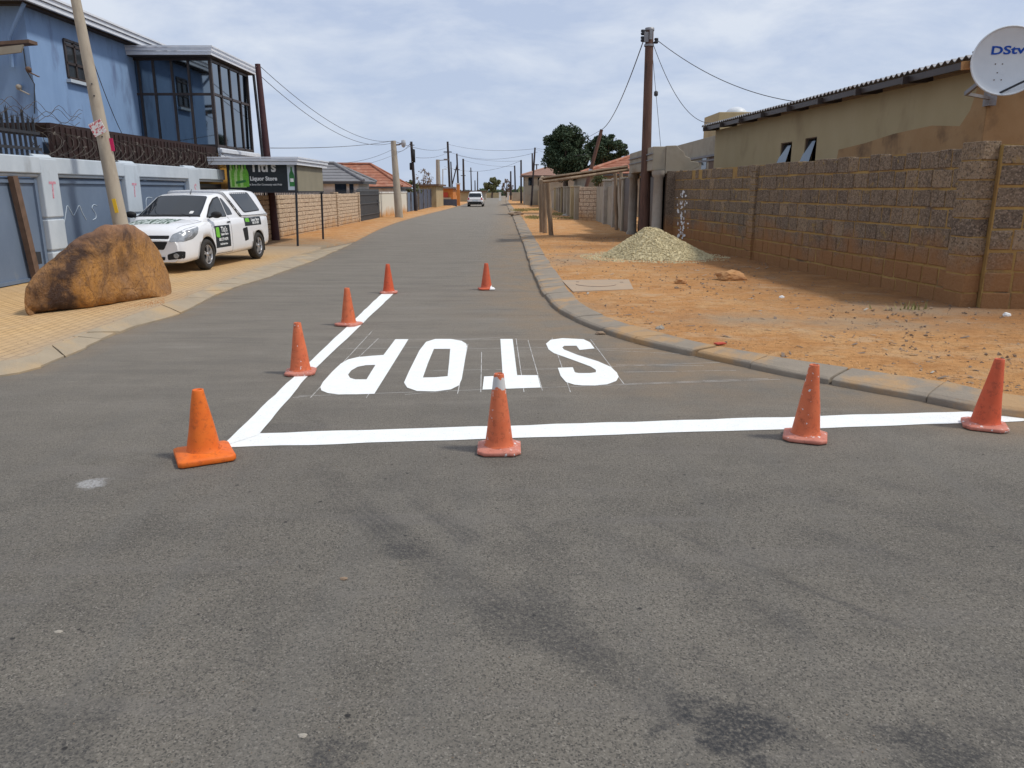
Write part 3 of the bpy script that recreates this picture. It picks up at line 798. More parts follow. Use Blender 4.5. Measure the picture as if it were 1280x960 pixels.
# measured outline: crest heights along its width, and the line of its foot (right end lies further back)
bm = bmesh.new(); bmesh.ops.create_icosphere(bm, subdivisions=6, radius=1)
crest = [(31, 392), (32.5, 374), (37, 353), (50, 333), (75, 315), (105, 292), (120, 284.5), (136, 280), (150, 279), (161, 281), (172, 290), (179, 304), (186, 324), (194, 346), (199, 361), (203, 374)]
def crest_y(px):
    for (a, ya_), (b, yb_) in zip(crest, crest[1:]):
        if a <= px <= b: return ya_+(yb_-ya_)*(px-a)/(b-a)
    return crest[0][1] if px < crest[0][0] else crest[-1][1]
c_mid = P(117, 385, .09); bc = Vector((c_mid.x, c_mid.y+.5, .09))
for v_ in bm.verts:
    n = v_.co.normalized(); nx_ = max(-.9995, min(.9995, n.x)); s_ = math.sqrt(1-nx_*nx_)
    px = 117+86*nx_; foot = P(px, 396-(px-32)*24/170+5*(1-nx_*nx_), .09)
    dep = .60*(1-abs(nx_)**4.5)**.5
    yc = foot.y+dep; th = max(.02, onY(px, crest_y(px), yc-dep*.25).z-.09)
    cz = n.z/s_; cy = n.y/s_
    zz = th*(.40+.60*abs(cz)**.85) if cz > 0 else th*.40*(1-abs(cz)**.5)
    yy = (abs(cy)**.9)*(1 if cy > 0 else -1)*dep*(1-.18*max(0, zz-.4))
    xx = onY(px, 340, yc-dep*.4).x
    co = Vector((xx, yc+yy, .09+zz)); lc = co-bc
    d = .035*noise.noise(lc*2.2+Vector((3, 1, 7)))+.028*noise.noise(lc*4.5+Vector((1, 5, 2)))+.014*noise.noise(lc*11)+.006*noise.noise(lc*27)+.004*noise.noise(lc*55)
    hx = (px-176)/20; hz = (lc.z-.55)/.32
    if cy < 0: d -= .10*math.exp(-(hx*hx+hz*hz))
    hx = (px-80)/16; hz = (lc.z-.35)/.3
    if cy < 0: d -= .04*math.exp(-(hx*hx+hz*hz))
    nn = Vector((lc.x*.8, lc.y*1.2, lc.z-.4)).normalized()
    v_.co = co+nn*d*(.4+.6*min(1, s_*2))
    if v_.co.z < .085: v_.co.z = .085
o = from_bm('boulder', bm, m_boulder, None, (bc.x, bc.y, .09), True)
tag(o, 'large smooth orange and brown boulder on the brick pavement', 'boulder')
# earth gathered round its foot
mb = MB()
for _ in range(1500):
    px = rr_b.uniform(28, 206); q = P(px, 397-(px-32)*24/170+rr_b.gauss(4, 2.2), .1); r_ = rr_b.uniform(.004, .012)
    mb.add([q+Vector((r_*math.cos(k*2.1+_), r_*math.sin(k*2.1+_), 0)) for k in range(3)]+[q+Vector((0, 0, r_))], [(0, 1, 3), (1, 2, 3), (2, 0, 3)])
tag(mb.build('soil_crumbs', m_rockor, fix=False), 'loose orange soil crumbs gathered along the foot of the boulder', 'soil', kind='stuff')

# ------------------------------------------------------------------ right block wall
def block_wall(name, label, cat, a, b, h, z0=.02, course=.28, thick=.2, blk=(.26, .46), mats=(None, None), seed=1, ragged=True, piers=(), cap=None, side=-1, top_fn=None, group=None, big_pier=None):
    a = Vector(a); b = Vector(b); L_ = (b-a).length; d = (b-a).normalized(); n = Vector((-d.y, d.x, 0))*1.0
    rr = random.Random(seed); t = thing(name, label, cat, ((a.x+b.x)/2, (a.y+b.y)/2, 0), group)
    core = MB(); core.bar((a.x, a.y, z0+(h-.03-z0)/2), (b.x, b.y, z0+(h-.03-z0)/2), thick*.93, h-.03-z0)
    mbk = MB()
    rows = int(round((h-z0)/course)); ch = (h-z0)/rows
    for r_ in range(rows):
        x = 0 if big_pier else -rr.uniform(0, .3)
        while x < L_:
            w = rr.uniform(*blk); mg = .008 if course < .25 else rr.uniform(.009, .017); x0 = max(0, x)+mg; x1 = min(L_, x+w)-mg
            if x1-x0 > .06:
                if ragged and r_ == rows-1 and rr.random() < .06: x += w; continue
                z_ = z0+ch*r_+mg+rr.uniform(0, .006); z2 = z0+ch*(r_+1)-mg+(rr.uniform(-.012, .006))
                if ragged and r_ == rows-1: z2 += rr.uniform(-.04, .015)
                mbk.rnd = (rr.random() if rr.random() < .25 else rr.uniform(.1, .45))
                off = rr.uniform(.0, .014)
                mid = a+d*(x0+x1)/2
                tt = thick+off*2
                vs = []
                for sx_ in (x0, x1):
                    for sy_ in (-tt/2, tt/2):
                        for sz_ in (z_, z2):
                            q = a+d*(sx_+rr.uniform(-.006, .006))+n*sy_; vs.append((q.x, q.y, sz_+rr.uniform(-.006, .006)))
                mbk.add(vs, [(0, 1, 3, 2), (4, 6, 7, 5), (0, 4, 5, 1), (2, 3, 7, 6), (0, 2, 6, 4), (1, 5, 7, 3)])
            x += w
    core.build('mortar', mats[1], t)
    mbk.build('block_courses', mats[0], t, attr=True, bevel=.012)
    for (dist, pw, ph, pd) in piers:
        c = a+d*dist; pm = MB(); rows2 = int(round(ph/(course*.5 if pw < .35 else course))); c2 = ph/rows2
        core2 = MB(); core2.box((c.x, c.y, z0+ph/2-.01), (pd*.92, pw*.92, ph-.02), Matrix.Rotation(math.atan2(d.y, d.x)-math.pi/2, 3, 'Z'))
        for k in range(rows2):
            pm.rnd = rr.random(); s_ = rr.uniform(.97, 1.03)
            pm.box((c.x+rr.uniform(-.006, .006), c.y+rr.uniform(-.006, .006), z0+c2*(k+.5)), (pd*s_, pw*s_, c2-.018), Matrix.Rotation(math.atan2(d.y, d.x)-math.pi/2+rr.uniform(-.02, .02), 3, 'Z'))
        p = pm.build('pier', mats[0], t, attr=True, bevel=.01); core2.build('pier_core', mats[1], p)
    return t
block_wall('block_wall', 'long rough block wall with ochre mortar along the red earth verge', 'wall', (6.72, 11.25, 0), (5.30, 25.9, 0), 2.36, mats=(m_block, m_mortar), seed=5, blk=(.28, .50),
           piers=((.22, .46, 2.41, .255), (7.9, .30, 2.30, .34)))
block_wall('block_wall', 'short return of the rough block wall right of its thick end pier', 'wall', (6.84, 11.24, 0), (10.6, 10.55, 0), 2.40, mats=(m_block, m_mortar), seed=9, blk=(.3, .5), big_pier=True)
# white paint marks on the wall
q = onX(851, 276, 5.42)
mb = MB(); rr = random.Random(4)
w0 = Vector((5.72, 19.0, 0)); 
dW = (Vector((5.30, 25.9, 0))-Vector((6.72, 11.25, 0))).normalized(); nW = Vector((-dW.y, dW.x, 0))
q0 = Vector((6.72, 11.25, 0))+dW*13.3
for k in range(60):
    z = .3+rr.random()*1.45; s_ = rr.gauss(0, .22)+(.15 if z > 1.1 else 0); w = rr.uniform(.03, .13); h2 = rr.uniform(.02, .07)
    a_ = q0+dW*s_+nW*(.1185+rr.uniform(0, .002)); n3 = rr.randint(5, 7)
    mb.add([a_+dW*w*math.cos(6.283*i_/n3)*rr.uniform(.6, 1.1)+Vector((0, 0, z+h2*math.sin(6.283*i_/n3)*rr.uniform(.6, 1.1))) for i_ in range(n3)], [tuple(range(n3))])
mb.build('paint_splash', m_signwhite, bpy.data.objects['block_wall'])

# ------------------------------------------------------------------ brown house (right)
hd = Vector((-.05, 1, 0)).normalized()
A = Vector((8.3, 14.2, 0)); Bf = A+hd*15.6
zt0 = onY(1205, 84, A.y).z; zt1 = onY(888, 163, Bf.y).z
t = thing('brown_house', 'long brown plastered house with corrugated roof behind the block wall', 'house', (A.x, A.y, 0))
mb = MB(); th = .22
def wall_quad(mb, a, b, z0a, z1a, z0b, z1b, thick, out=Vector((1, 0, 0))):
    a = Vector(a); b = Vector(b); vs = []
    for p, z0, z1 in ((a, z0a, z1a), (b, z0b, z1b)):
        for s_ in (0, thick): 
            for z in (z0, z1): vs.append((p.x+out.x*s_, p.y+out.y*s_, z))
    mb.add(vs, [(0, 1, 3, 2), (4, 6, 7, 5), (0, 4, 5, 1), (2, 3, 7, 6), (0, 2, 6, 4), (1, 5, 7, 3)])
# wall with two window openings: segments along hd
wins = []
for (p0, p1, y0_, y1_) in ((976, 990, 178, 212), (1006, 1021, 172, 210)):
    # distances along wall for the sight lines
    def along(px):
        u = (px-640)/F; # x = u*(y*cp - ...) approx: solve numerically on plane at z ~3
        best = None
        for k in range(2000):
            s_ = k*.0078; q = A+hd*s_; zc = q.y*cp-(3.0-H)*sp
            e = abs(q.x/zc-u)
            if best is None or e < best[0]: best = (e, s_)
        return best[1]
    s1, s0 = along(p0), along(p1); ym = (A+hd*(s0+s1)/2).y
    wins.append((s0, s1, onY((p0+p1)/2, y1_, ym).z, onY((p0+p1)/2, y0_, ym).z))
wins.sort(); s_ = 0; L_ = 15.6
def zt(s_): return zt0+(zt1-zt0)*s_/L_
def seg(a_, b_, z0, z1a, z1b): wall_quad(mb, A+hd*a_, A+hd*b_, z0, z1a, z0, z1b, th)
for (a_, b_, z0, z1) in wins:
    seg(s_, a_, 0, zt(s_), zt(a_)); seg(a_, b_, 0, z0, z0); seg(a_, b_, z1, zt(a_), zt(b_)); s_ = b_
seg(s_, L_, 0, zt(s_), zt(L_))
o = mb.build('side_wall', m_brownplaster, t)
# dark rooms behind the openings
for (a_, b_, z0, z1) in wins:
    mb = MB(); c0 = A+hd*(a_-.02)+Vector((th+.01, 0, 0)); c1 = A+hd*(b_+.02)+Vector((th+.01, 0, 0))
    mb.add([(c0.x, c0.y, z0-.05), (c1.x, c1.y, z0-.05), (c1.x, c1.y, z1+.05), (c0.x, c0.y, z1+.05)], [(0, 1, 2, 3)])
    w = MB(); zz = .03
    for p, q in (((a_, z0), (b_, z0)), ((a_, z1), (b_, z1)), ((a_, z0), (a_, z1)), ((b_, z0), (b_, z1))):
        pa = A+hd*p[0]+Vector((.05, 0, p[1])); pb = A+hd*q[0]+Vector((.05, 0, q[1])); w.bar(pa, pb, .05, .05)
    wf = w.build('window', m_rust, t)
    # tilted open sash with pale glass
    s2 = MB(); ta = A+hd*(a_+.30)+Vector((.10, 0, z1-.05)); tb = A+hd*(b_-.02)+Vector((.10, 0, z1-.05))
    ba = A+hd*(a_+.06)+Vector((-.10, .16, z0+.08)); bb = A+hd*(b_-.06)+Vector((-.10, .16, z0+.08))
    s2.add([ta, tb, bb, ba, ta+Vector((.012, 0, .012)), tb+Vector((.012, 0, .012)), bb+Vector((.012, 0, .012)), ba+Vector((.012, 0, .012))], [(0, 1, 2, 3), (4, 5, 6, 7), (0, 4, 5, 1), (3, 7, 6, 2), (0, 4, 7, 3), (1, 5, 6, 2)])
    s2.build('sash', M('sash_glass', (.10, .13, .16), rough=.08, metal=.8), wf)
    mb.build('dark_room', m_black, wf)
# front wall (facing the street corner) of ochre plaster
mb = MB(); E_ = Vector((17, 13.6, 0))
wall_quad(mb, A+Vector((0, -.004, 0)), E_, 0, zt0+.12, 0, zt0+.3, .22, Vector((0, 1, 0)))
mb.build('front_wall', m_orangeplaster, t)
# the ochre patch plastered on the side wall
mb = MB(); nx = Vector((-1, .0, 0))
poly = [(-.0, 2.2), (5.6, 2.2), (5.5, 2.72), (4.2, 2.80), (3.0, 2.92), (1.6, 2.98), (.7, 2.90), (.45, 3.15), (.30, 3.6), (.2, zt(.2)-.1), (0, zt(0)-.1)]
mb.prism(poly, lambda a_, b_, d_: (A+hd*a_)+Vector((-.003-d_, 0, b_)), .006)
mb.build('ochre_patch', m_orangeplaster, t)
# corrugated roof, seen along its edge
mb = MB(); n = 190; amp = .03; ov = .42
ringa = []; ringb = []
for k in range(n*4+1):
    s_ = -.35+(L_+.75)*k/(n*4); q = A+hd*s_; zz = zt(min(max(s_, 0), L_))+.17+amp*math.sin(k/4*2*math.pi*.42)
    ringa.append(Vector((q.x-ov, q.y, zz))); ringb.append(Vector((q.x+8, q.y, zz+.55)))
nn = len(ringa); vs = ringa+ringb+[q+Vector((0, 0, .012)) for q in ringa]+[q+Vector((0, 0, .012)) for q in ringb]
fs = []
for i in range(nn-1): fs += [(i, i+1, nn+i+1, nn+i), (2*nn+i, 3*nn+i, 3*nn+i+1, 2*nn+i+1), (i, 2*nn+i, 2*nn+i+1, i+1)]
mb.add(vs, fs); rf = mb.build('roof', m_tin, t)
mb = MB()
q0_, q1_ = A-hd*.2, A+hd*(L_+.3)
mb.bar((q0_.x-.36, q0_.y, zt0+.06), (q1_.x-.36, q1_.y, zt1+.06), .05, .12); mb.build('fascia_beam', m_bronze, rf)
for k in range(9):
    s_ = .05+k*1.93; q = A+hd*s_; r2 = MB()
    r2.bar((q.x-.50, q.y, zt(s_)+.03), (q.x+.1, q.y, zt(s_)+.07), .07, .14); r2.build('rafter', m_bronze if k else m_rockor, rf)
mb = MB(); mb.bar((A.x-.45, A.y-.25, zt0+.22), (A.x+8, A.y-.7, zt0+.45), .3, .03); mb.build('front_flashing', m_tin, rf)

# satellite dish
dc = onY(1260, 76, 12.6)
t = thing('satellite_dish', 'round white satellite dish with blue lettering on the brown house corner', 'satellite dish', (dc.x, dc.y, dc.z))
rad = .50
nrm = Vector((-.28, -1, .08)).normalized(); ux = nrm.cross(Vector((0, 0, 1))).normalized()*-1; uy = nrm.cross(ux).normalized()
if uy.z < 0: uy = -uy
if ux.x < 0: ux = -ux
def dish(a_, b_, d_=0):
    r2 = (a_*a_+b_*b_)/(rad*rad); return dc+ux*a_+uy*b_-nrm*(.11*(1-r2))+nrm*d_
mb = MB(); mb.smooth = True; N = 48; rows = []
for k in range(0, 13):
    r_ = rad*(k/12); rows.append([dish(r_*math.cos(2*math.pi*i/N), r_*math.sin(2*math.pi*i/N)*1.0, 0) for i in range(N)])
rows2 = [[q-nrm*.02 for q in r_] for r_ in rows]
vs = [q for r_ in rows for q in r_]+[q for r_ in rows2 for q in r_]; K = 13*N; fs = []
for k in range(12):
    for i in range(N):
        fs += [(k*N+i, k*N+(i+1) % N, (k+1)*N+(i+1) % N, (k+1)*N+i), (K+k*N+i, K+(k+1)*N+i, K+(k+1)*N+(i+1) % N, K+k*N+(i+1) % N)]
mb.add(vs, fs); refl = mb.build('reflector', m_dishm, t, merge=.0005)
mb = MB(); mb.tube([dish(rad*math.cos(2*math.pi*i/N), rad*math.sin(2*math.pi*i/N)) for i in range(N)], .014, 6, True); mb.build('rim', m_dishm, refl)
mb = MB(); add_text(mb, 'DStv', .225, (0, 0, 0), lambda a_, b_, d_: dish(a_-.0, b_+.17, .006+abs(d_)), bold=.006, sx=1.05, sy=.72); mb.build('lettering', m_dishblue, refl)
for a_, b_ in ((-.14, -.02), (-.14, -.26), (-.04, -.02), (-.04, -.26), (-.1, -.15)):
    mb = MB(); mb.box(dish(a_, b_, .004), (.016, .006, .016)); mb.build('rivet', m_rust, refl)
mb = MB(); e0 = dish(-.15, -rad*.98); e1 = dish(.15, .02)+nrm*.62+Vector((.62, 0, -.1)); mb.bar(dish(-.08, -rad*.95, -.03), e1, .022, .03); mb.build('feed_arm', m_iron, t)
mb = MB(); mb.cone(e1, e1-nrm*.09, .03, .045, 14); mb.build('feed_horn', m_litter, t)
mb = MB(); br = dc-nrm*.24
mb.bar(br, br+Vector((-.18, .6, -.36)), .06, .06); mb.bar(br+Vector((-.18, .6, -.36)), (8.28, 14.1, br.z-.36), .05, .05); mb.box((8.30, 14.14, br.z-.36), (.12, .2, .24)); mb.box(br, (.3, .05, .3)); mb.build('wall_bracket', m_tin, t)

# ------------------------------------------------------------------ beige house with parapet and dome behind
def boxhouse(name, label, cat, x0, x1, y0, y1, h, mat, group=None, base=None):
    t = thing(name, label, cat, (x0, y0, 0), group); mb = MB(); mb.bx((x0, y0, 0), (x1, y1, h)); mb.build('wall', mat, t, bevel=.01); return t
Y0 = 31.0; c = onY(898, 168, Y0); c2 = onX(842, 180, c.x)
t = boxhouse('parapet_house', 'grey-beige flat-roofed house with moulded parapet behind the ruined gateway', 'house', c.x, c.x+9, Y0, c2.y, c.z, m_beige)
mb = MB(); mb.box((c.x-.03, (Y0+c2.y)/2, c.z-.75), (.10, c2.y-Y0+.1, .08)); mb.box((c.x-.02, (Y0+c2.y)/2, c.z-.92), (.06, c2.y-Y0+.1, .06)); mb.build('moulding', m_greytile, t)
for p0, p1 in ((877, 883), (886, 894)):
    a_ = onX(p0, 207, c.x); b_ = onX(p1, 207, c.x); w = MB(); w.bx((c.x-.012, b_.y, 2.2), (c.x+.05, a_.y, 3.05)); w.build('window', m_rust if p0 > 880 else m_darkglass, t)
c = onY(899, 140, 40); c1 = onY(940, 156, 40)
t = thing('roof_turret', 'small brown box with a pale dome above the corrugated roof', 'roof turret', (c.x, 40, 3)); mb = MB()
mb.bx((c.x, 40, 3), (c1.x+1.5, 43, c.z)); mb.build('turret_wall', m_brownplaster, t, bevel=.02)
mb = MB(); dq = onY(923, 141, 40.6); mb.lathe([(.52*math.cos(a_), .34*math.sin(a_)) for a_ in [i*math.pi/16 for i in range(9)]], (dq.x, 41, c.z), 24); mb.build('dome', m_dishm, t)
mb = MB(); mb.box((dq.x+.3, 39.98, c.z-.35), (1.1, .05, .34)); mb.build('window', m_signpale, t)

# ------------------------------------------------------------------ ruined gateway with columns
t = thing('ruined_gateway', 'unfinished plaster gateway with round columns and broken parapet', 'gateway', (4.7, 27, 0))
gx = 4.62; gy0 = 25.6; gy1 = 30.6
pz0 = onY(813, 213, gy0).z; pz1 = onY(813, 183, gy0).z
mb = MB(); mb.bx((gx-.12, gy0, pz0), (gx+.3, gy1, pz1)); pr = mb.build('parapet', m_beige, t, bevel=.02)
mb = MB(); mb.box((gx-.14, (gy0+gy1)/2, pz1-.22), (.05, gy1-gy0+.06, .035)); mb.box((gx-.135, (gy0+gy1)/2, pz1-.40), (.04, gy1-gy0+.04, .03)); mb.build('moulding', m_greytile, pr)
# broken camera-facing face
prof = [(gx+.3, pz0-.1), (gx+.3, pz1+.02), (gx+.62, pz1+.03), (gx+.70, pz1-.05), (gx+.85, pz1-.16), (gx+.92, pz1-.30), (gx+1.08, pz1-.36), (gx+1.1, pz1-.45), (gx+1.35, pz1-.48), (gx+1.38, pz1-.62), (gx+1.22, pz1-.70), (gx+1.30, pz1-.95), (gx+1.1, pz1-1.0), (gx+1.05, 1.9), (gx+.72, 1.85), (gx+.70, .1), (gx+.45, .1), (gx+.42, pz0-.1)]
mb = MB(); mb.prism(prof, lambda a_, b_, d_: Vector((a_, gy0-.04+d_, b_)), .55); mb.build('broken_wall', m_beige, t, bevel=.015)
for (x_, y_) in ((gx+.12, gy0+.12), (gx+.02, gy1-.3)):
    mb = MB(); mb.lathe([(.21, .05), (.21, .2), (.165, .24), (.16, 1.2), (.15, pz0-.22), (.20, pz0-.18), (.22, pz0-.1), (.22, pz0)], (x_, y_, 0), 24); mb.build('column', m_conc, t)
mb = MB(); mb.bx((gx+.36, gy0-.12, .05), (gx+.68, gy0+.2, 2.35)); mb.build('brick_pier', m_block, t, bevel=.01, attr=True)
mb = MB(); mb.bx((gx+.22, gy0+.5, .05), (gx+.26, gy1-.5, 2.2)); mb.build('gate_leaf', m_bronze, t)
mb = MB(); mb.bx((gx+.5, gy0+.9, .05), (gx+.6, gy1+1, pz0+.3)); mb.bx((gx+.3, gy0+.6, pz0+.3), (gx+1.2, gy1, pz0+.36)); mb.build('shade_backing', m_roofdark, t)  # added dark back and slab: the gateway interior's shade put into their colour
mb = MB()
for k in range(6): mb.tube([(gx+1.2+.02*k, gy0+.1, pz1-.8-.07*k), (gx+1.42+rr.uniform(-.05, .1), gy0-.1, pz1-.85-.08*k)], .012, 5)
mb.bar((gx+1.55, gy0+.2, pz1-1.5), (gx+1.55, gy0+.2, pz1-.7), .05, .05); mb.bar((gx+1.1, gy0+.2, pz1-.85), (gx+1.6, gy0+.2, pz1-.85), .04, .04); mb.build('bent_bars', m_iron, t)

mb = MB(); mb.bx((gx+.02, gy1+.1, .05), (gx+.10, gy1+3.2, 2.25)); mb.build('gate_leaf', m_bronze, t)
# timber pole by the gateway
def pole(name, label, cat, a, b, r1, r2, mat, group=None, n=14, bow=0):
    a = Vector(a); b = Vector(b); t = thing(name, label, cat, a, group); mb = MB(); pts = []; rs = []
    for i in range(9):
        f = i/8; q = a.lerp(b, f)+Vector((bow*math.sin(f*math.pi), 0, 0)); pts.append(q); rs.append(r1+(r2-r1)*f)
    mb.tube(pts, rs, n); mb.build('shaft', mat, t); return t
pb = P(805, 300, .1); pt_ = onY(812, 38, pb.y); r1 = 6.6/F*pb.y; r2 = 4.6/F*pb.y
tp = pole('timber_pole', 'tall brown timber pole with insulators in front of the ruined gateway', 'utility pole', (pb.x, pb.y, 0), (pt_.x, pt_.y, pt_.z), r1, r2, m_polewood)
mb = MB()
for s_, z in ((-1, -.25), (1, -.3), (-1, -.05)):
    mb.lathe([(.0, 0), (.06, .01), (.07, .06), (.04, .08), (.07, .11), (.06, .16), (0, .17)], (pt_.x+s_*(.22), pt_.y-.05, pt_.z+z-.1), 12)
    mb.bar((pt_.x, pt_.y-.05, pt_.z+z-.08), (pt_.x+s_*.26, pt_.y-.05, pt_.z+z-.08), .03, .05)
mb.build('insulator', m_iron, tp)
mb = MB(); mb.lathe([(r2*1.15, 0), (r2*1.2, .02), (r2*1.15, .09), (0, .1)], (pt_.x, pt_.y, pt_.z-.02), 14); mb.build('pole_cap', m_tin, tp)
mb = MB(); mb.lathe([(r2*1.25, 0), (r2*1.25, .06)], (pt_.x, pt_.y, pt_.z-.48), 14); mb.box((pt_.x-.12, pt_.y-.12, pt_.z-.22), (.14, .08, .3)); mb.box((pt_.x+.02, pt_.y-.19, pt_.z-.15), (.1, .04, .3)); mb.build('band_clamp', m_yellowtag if False else m_tin, tp)
POLE_TOP = Vector((pt_.x, pt_.y, pt_.z-.35))

# log frame shelter
t = thing('log_frame', 'low shelter of peeled grey logs with thin board roof on the right verge', 'shelter frame', (1.3, 27.5, 0))
def logp(a, b, r, name):
    mb = MB(); a = Vector(a); b = Vector(b); pts = [a.lerp(b, i/8)+Vector((rr.uniform(-.012, .012), rr.uniform(-.012, .012), rr.uniform(-.01, .01))) for i in range(9)]
    mb.tube(pts, [r*rr.uniform(.92, 1.08) for _ in pts], 9); mb.build(name, m_logwood, t)
Ys = 27.0
for p0, p1, pt0, pt1, yy in ((677, 292, 676, 228, Ys+.5), (681.5, 293, 680, 228, Ys+.2), (689, 296, 684, 227, Ys-.2)):
    a_ = P(p0, p1, .05); b_ = onY(pt0, pt1, a_.y); logp((a_.x, a_.y, .02), b_, .095, 'post')
a_ = onY(674, 228, Ys); b_ = onY(786, 212, 28.4); logp(a_, b_, .05, 'beam')
a_ = onY(675, 225, Ys+1.6); b_ = onY(784, 210, 29.8); logp(a_, b_, .05, 'beam')
a_ = onY(676, 227, Ys-.3); b_ = onY(678, 222.5, Ys+2); logp(a_, b_, .08, 'beam')
ra, rb = onY(676, 225.5, Ys+.02), onY(785, 210.5, 28.4); rc, rd = onY(676, 224.5, Ys+1.6), onY(784, 209.5, 29.8)
mb = MB(); nb = 9
for k in range(nb):
    f0, f1 = k/nb+.004, (k+1)/nb-.004; p0, p1 = ra.lerp(rc, f0), ra.lerp(rc, f1); p2, p3 = rb.lerp(rd, f1), rb.lerp(rd, f0); dz = Vector((0, 0, .055+rr.uniform(-.008, .008)))
    vs = [q+dz for q in (p0, p1, p2, p3)]+[q+dz+Vector((0, 0, .03)) for q in (p0, p1, p2, p3)]
    mb.add(vs, [(0, 3, 2, 1), (4, 5, 6, 7), (0, 1, 5, 4), (1, 2, 6, 5), (2, 3, 7, 6), (3, 0, 4, 7)])
mb.build('roof_boards', m_logwood, t)
for p_ in (771, 778):
    a_ = P(p_, 289, .05); b_ = onY(p_-2, 214, a_.y); logp((a_.x, a_.y, .02), b_, .08, 'post')

# dark gate posts and walls between gateway and far wall (right)
t = thing('boundary_wall', 'plastered grey-beige boundary wall with square columns beyond the log frame', 'wall', (5, 36, 0))
mb = MB(); mb.bx((4.75, 31.2, 0), (4.95, 44.5, 1.95)); mb.build('wall_panel', m_beige, t)
for k, yy in enumerate((33.0, 36.0, 39.5)):
    mb = MB(); mb.box((4.78, yy, 1.1), (.42, .42, 2.2)); mb.box((4.78, yy, 2.24), (.52, .52, .09)); mb.build('square_column', m_conc if k else m_beige, t, bevel=.015)
t = block_wall('block_wall', 'grey block wall facing the street beyond the log frame', 'wall', (3.85, 45, 0), (5.1, 44.4, 0), 1.95, mats=(m_blocktan, m_mortar2), seed=12, course=.22, ragged=False)
t = thing('pier_wall', 'beige garden wall with slab piers running away on the right', 'wall', (3.6, 50, 0))
mb = MB(); mb.bx((3.9, 45.2, 0), (4.05, 78, 1.75)); mb.build('wall_panel', m_beige, t)
for k in range(8):
    yy = 46+k*3.2; mb = MB(); mb.box((3.80, yy, .98), (.34, .9 if k % 2 else .5, 1.96)); mb.box((3.80, yy, 1.98), (.42, 1.0 if k % 2 else .6, .07)); mb.build('pier', m_brownplaster if k % 3 == 1 else m_beige, t, bevel=.01)

# leaning timber pole
a_ = P(722, 272, .1); b_ = onY(752, 162, a_.y)
LP = b_.copy()
t = pole('timber_pole', 'short timber pole leaning right in front of the grey block wall', 'utility pole', (a_.x, a_.y, 0), b_, .13, .10, m_polewood)
mb = MB(); bnd = Vector((a_.x, a_.y, 0)).lerp(b_, .49); mb.cone(bnd, bnd+(b_-a_).normalized()*.4, .135, .13, 14); mb.build('pale_band', m_signpale, t)

# ------------------------------------------------------------------ tiled roofs / houses
def tiled_roof(x0, x1, y0, y1, ze, zr_, mat, t, rise=.16, hip=1.0, tile=.33, name='roof'):
    """hipped roof of stepped tile courses"""
    mb = MB(); cx, cy = (x0+x1)/2, (y0+y1)/2; w, l = (x1-x0), (y1-y0)
    n = max(6, int(min(w, l)/2/tile)); ri = min(w, l)/2*hip
    prev = None
    for k in range(n+1):
        f0 = k/n; ins = ri*f0; z = ze+(zr_-ze)*f0
        ring = [(x0+ins, y0+ins), (x1-ins, y0+ins), (x1-ins, y1-ins), (x0+ins, y1-ins)]
        if prev:
            pr_, pz = prev
            vs = [(x, y, pz+.035) for x, y in pr_]+[(x, y, z) for x, y in ring]
            mb.add(vs, [(i, (i+1) % 4, 4+(i+1) % 4, 4+i) for i in range(4)])
            vs = [(x, y, z) for x, y in ring]+[(x, y, z+.035) for x, y in ring]
            mb.add(vs, [(i, (i+1) % 4, 4+(i+1) % 4, 4+i) for i in range(4)])
        else:
            vs = [(x, y, z-.02) for x, y in ring]+[(x, y, z+.035) for x, y in ring]
            mb.add(vs, [(0, 1, 2, 3)]+[(i, (i+1) % 4, 4+(i+1) % 4, 4+i) for i in range(4)])
        prev = (ring, z)
    ring, z = prev; mb.add([(x, y, z+.035) for x, y in ring], [(0, 1, 2, 3)])
    ob = mb.build(name, mat, t, fix=False)
    # ridge tiles
    rg = MB()
    base = [(x0, y0), (x1, y0), (x1, y1), (x0, y1)]
    for (bx_, by_), (tx, ty) in zip(base, ring): rg.cone((bx_, by_, ze+.05), (tx, ty, zr_+.05), .10, .10, 8)
    if w > l: rg.cone((ring[0][0], cy, zr_+.06), (ring[1][0], cy, zr_+.06), .1, .1, 8)
    else: rg.cone((cx, ring[0][1], zr_+.06), (cx, ring[2][1], zr_+.06), .1, .1, 8)
    rg.build('ridge_tiles', mat, ob)
    return ob
def house(name, label, x0, x1, y0, y1, ze, zr_, wall, roof, wins=(), group=None, ov=.4, hip=1.0):
    t = thing(name, label, 'house', (x0, y0, 0), group)
    mb = MB(); mb.bx((x0, y0, 0), (x1, y1, ze)); mb.build('wall', wall, t)
    tiled_roof(x0-ov, x1+ov, y0-ov, y1+ov, ze-.02, zr_, roof, t, hip=hip)
    for (face, a_, b_, z0, z1) in wins:
        w = MB()
        if face == '-Y': w.bx((a_, y0-.03, z0), (b_, y0+.05, z1))
        else: w.bx((x1-.05, a_, z0), (x1+.03, b_, z1)) if face == '+X' else w.bx((x0-.03, a_, z0), (x0+.05, b_, z1))
        w.build('window', m_darkglass, t)
    mb = MB(); mb.bx((x0-ov, y0-ov, ze-.16), (x1+ov, y0-ov+.03, ze-.03)); mb.bx((x1+ov-.03, y0-ov+.03, ze-.16), (x1+ov, y1+ov, ze-.03)); mb.bx((x0-ov, y0-ov+.03, ze-.16), (x0-ov+.03, y1+ov, ze-.03)); mb.build('gutter', m_charcoal, t)
    return t
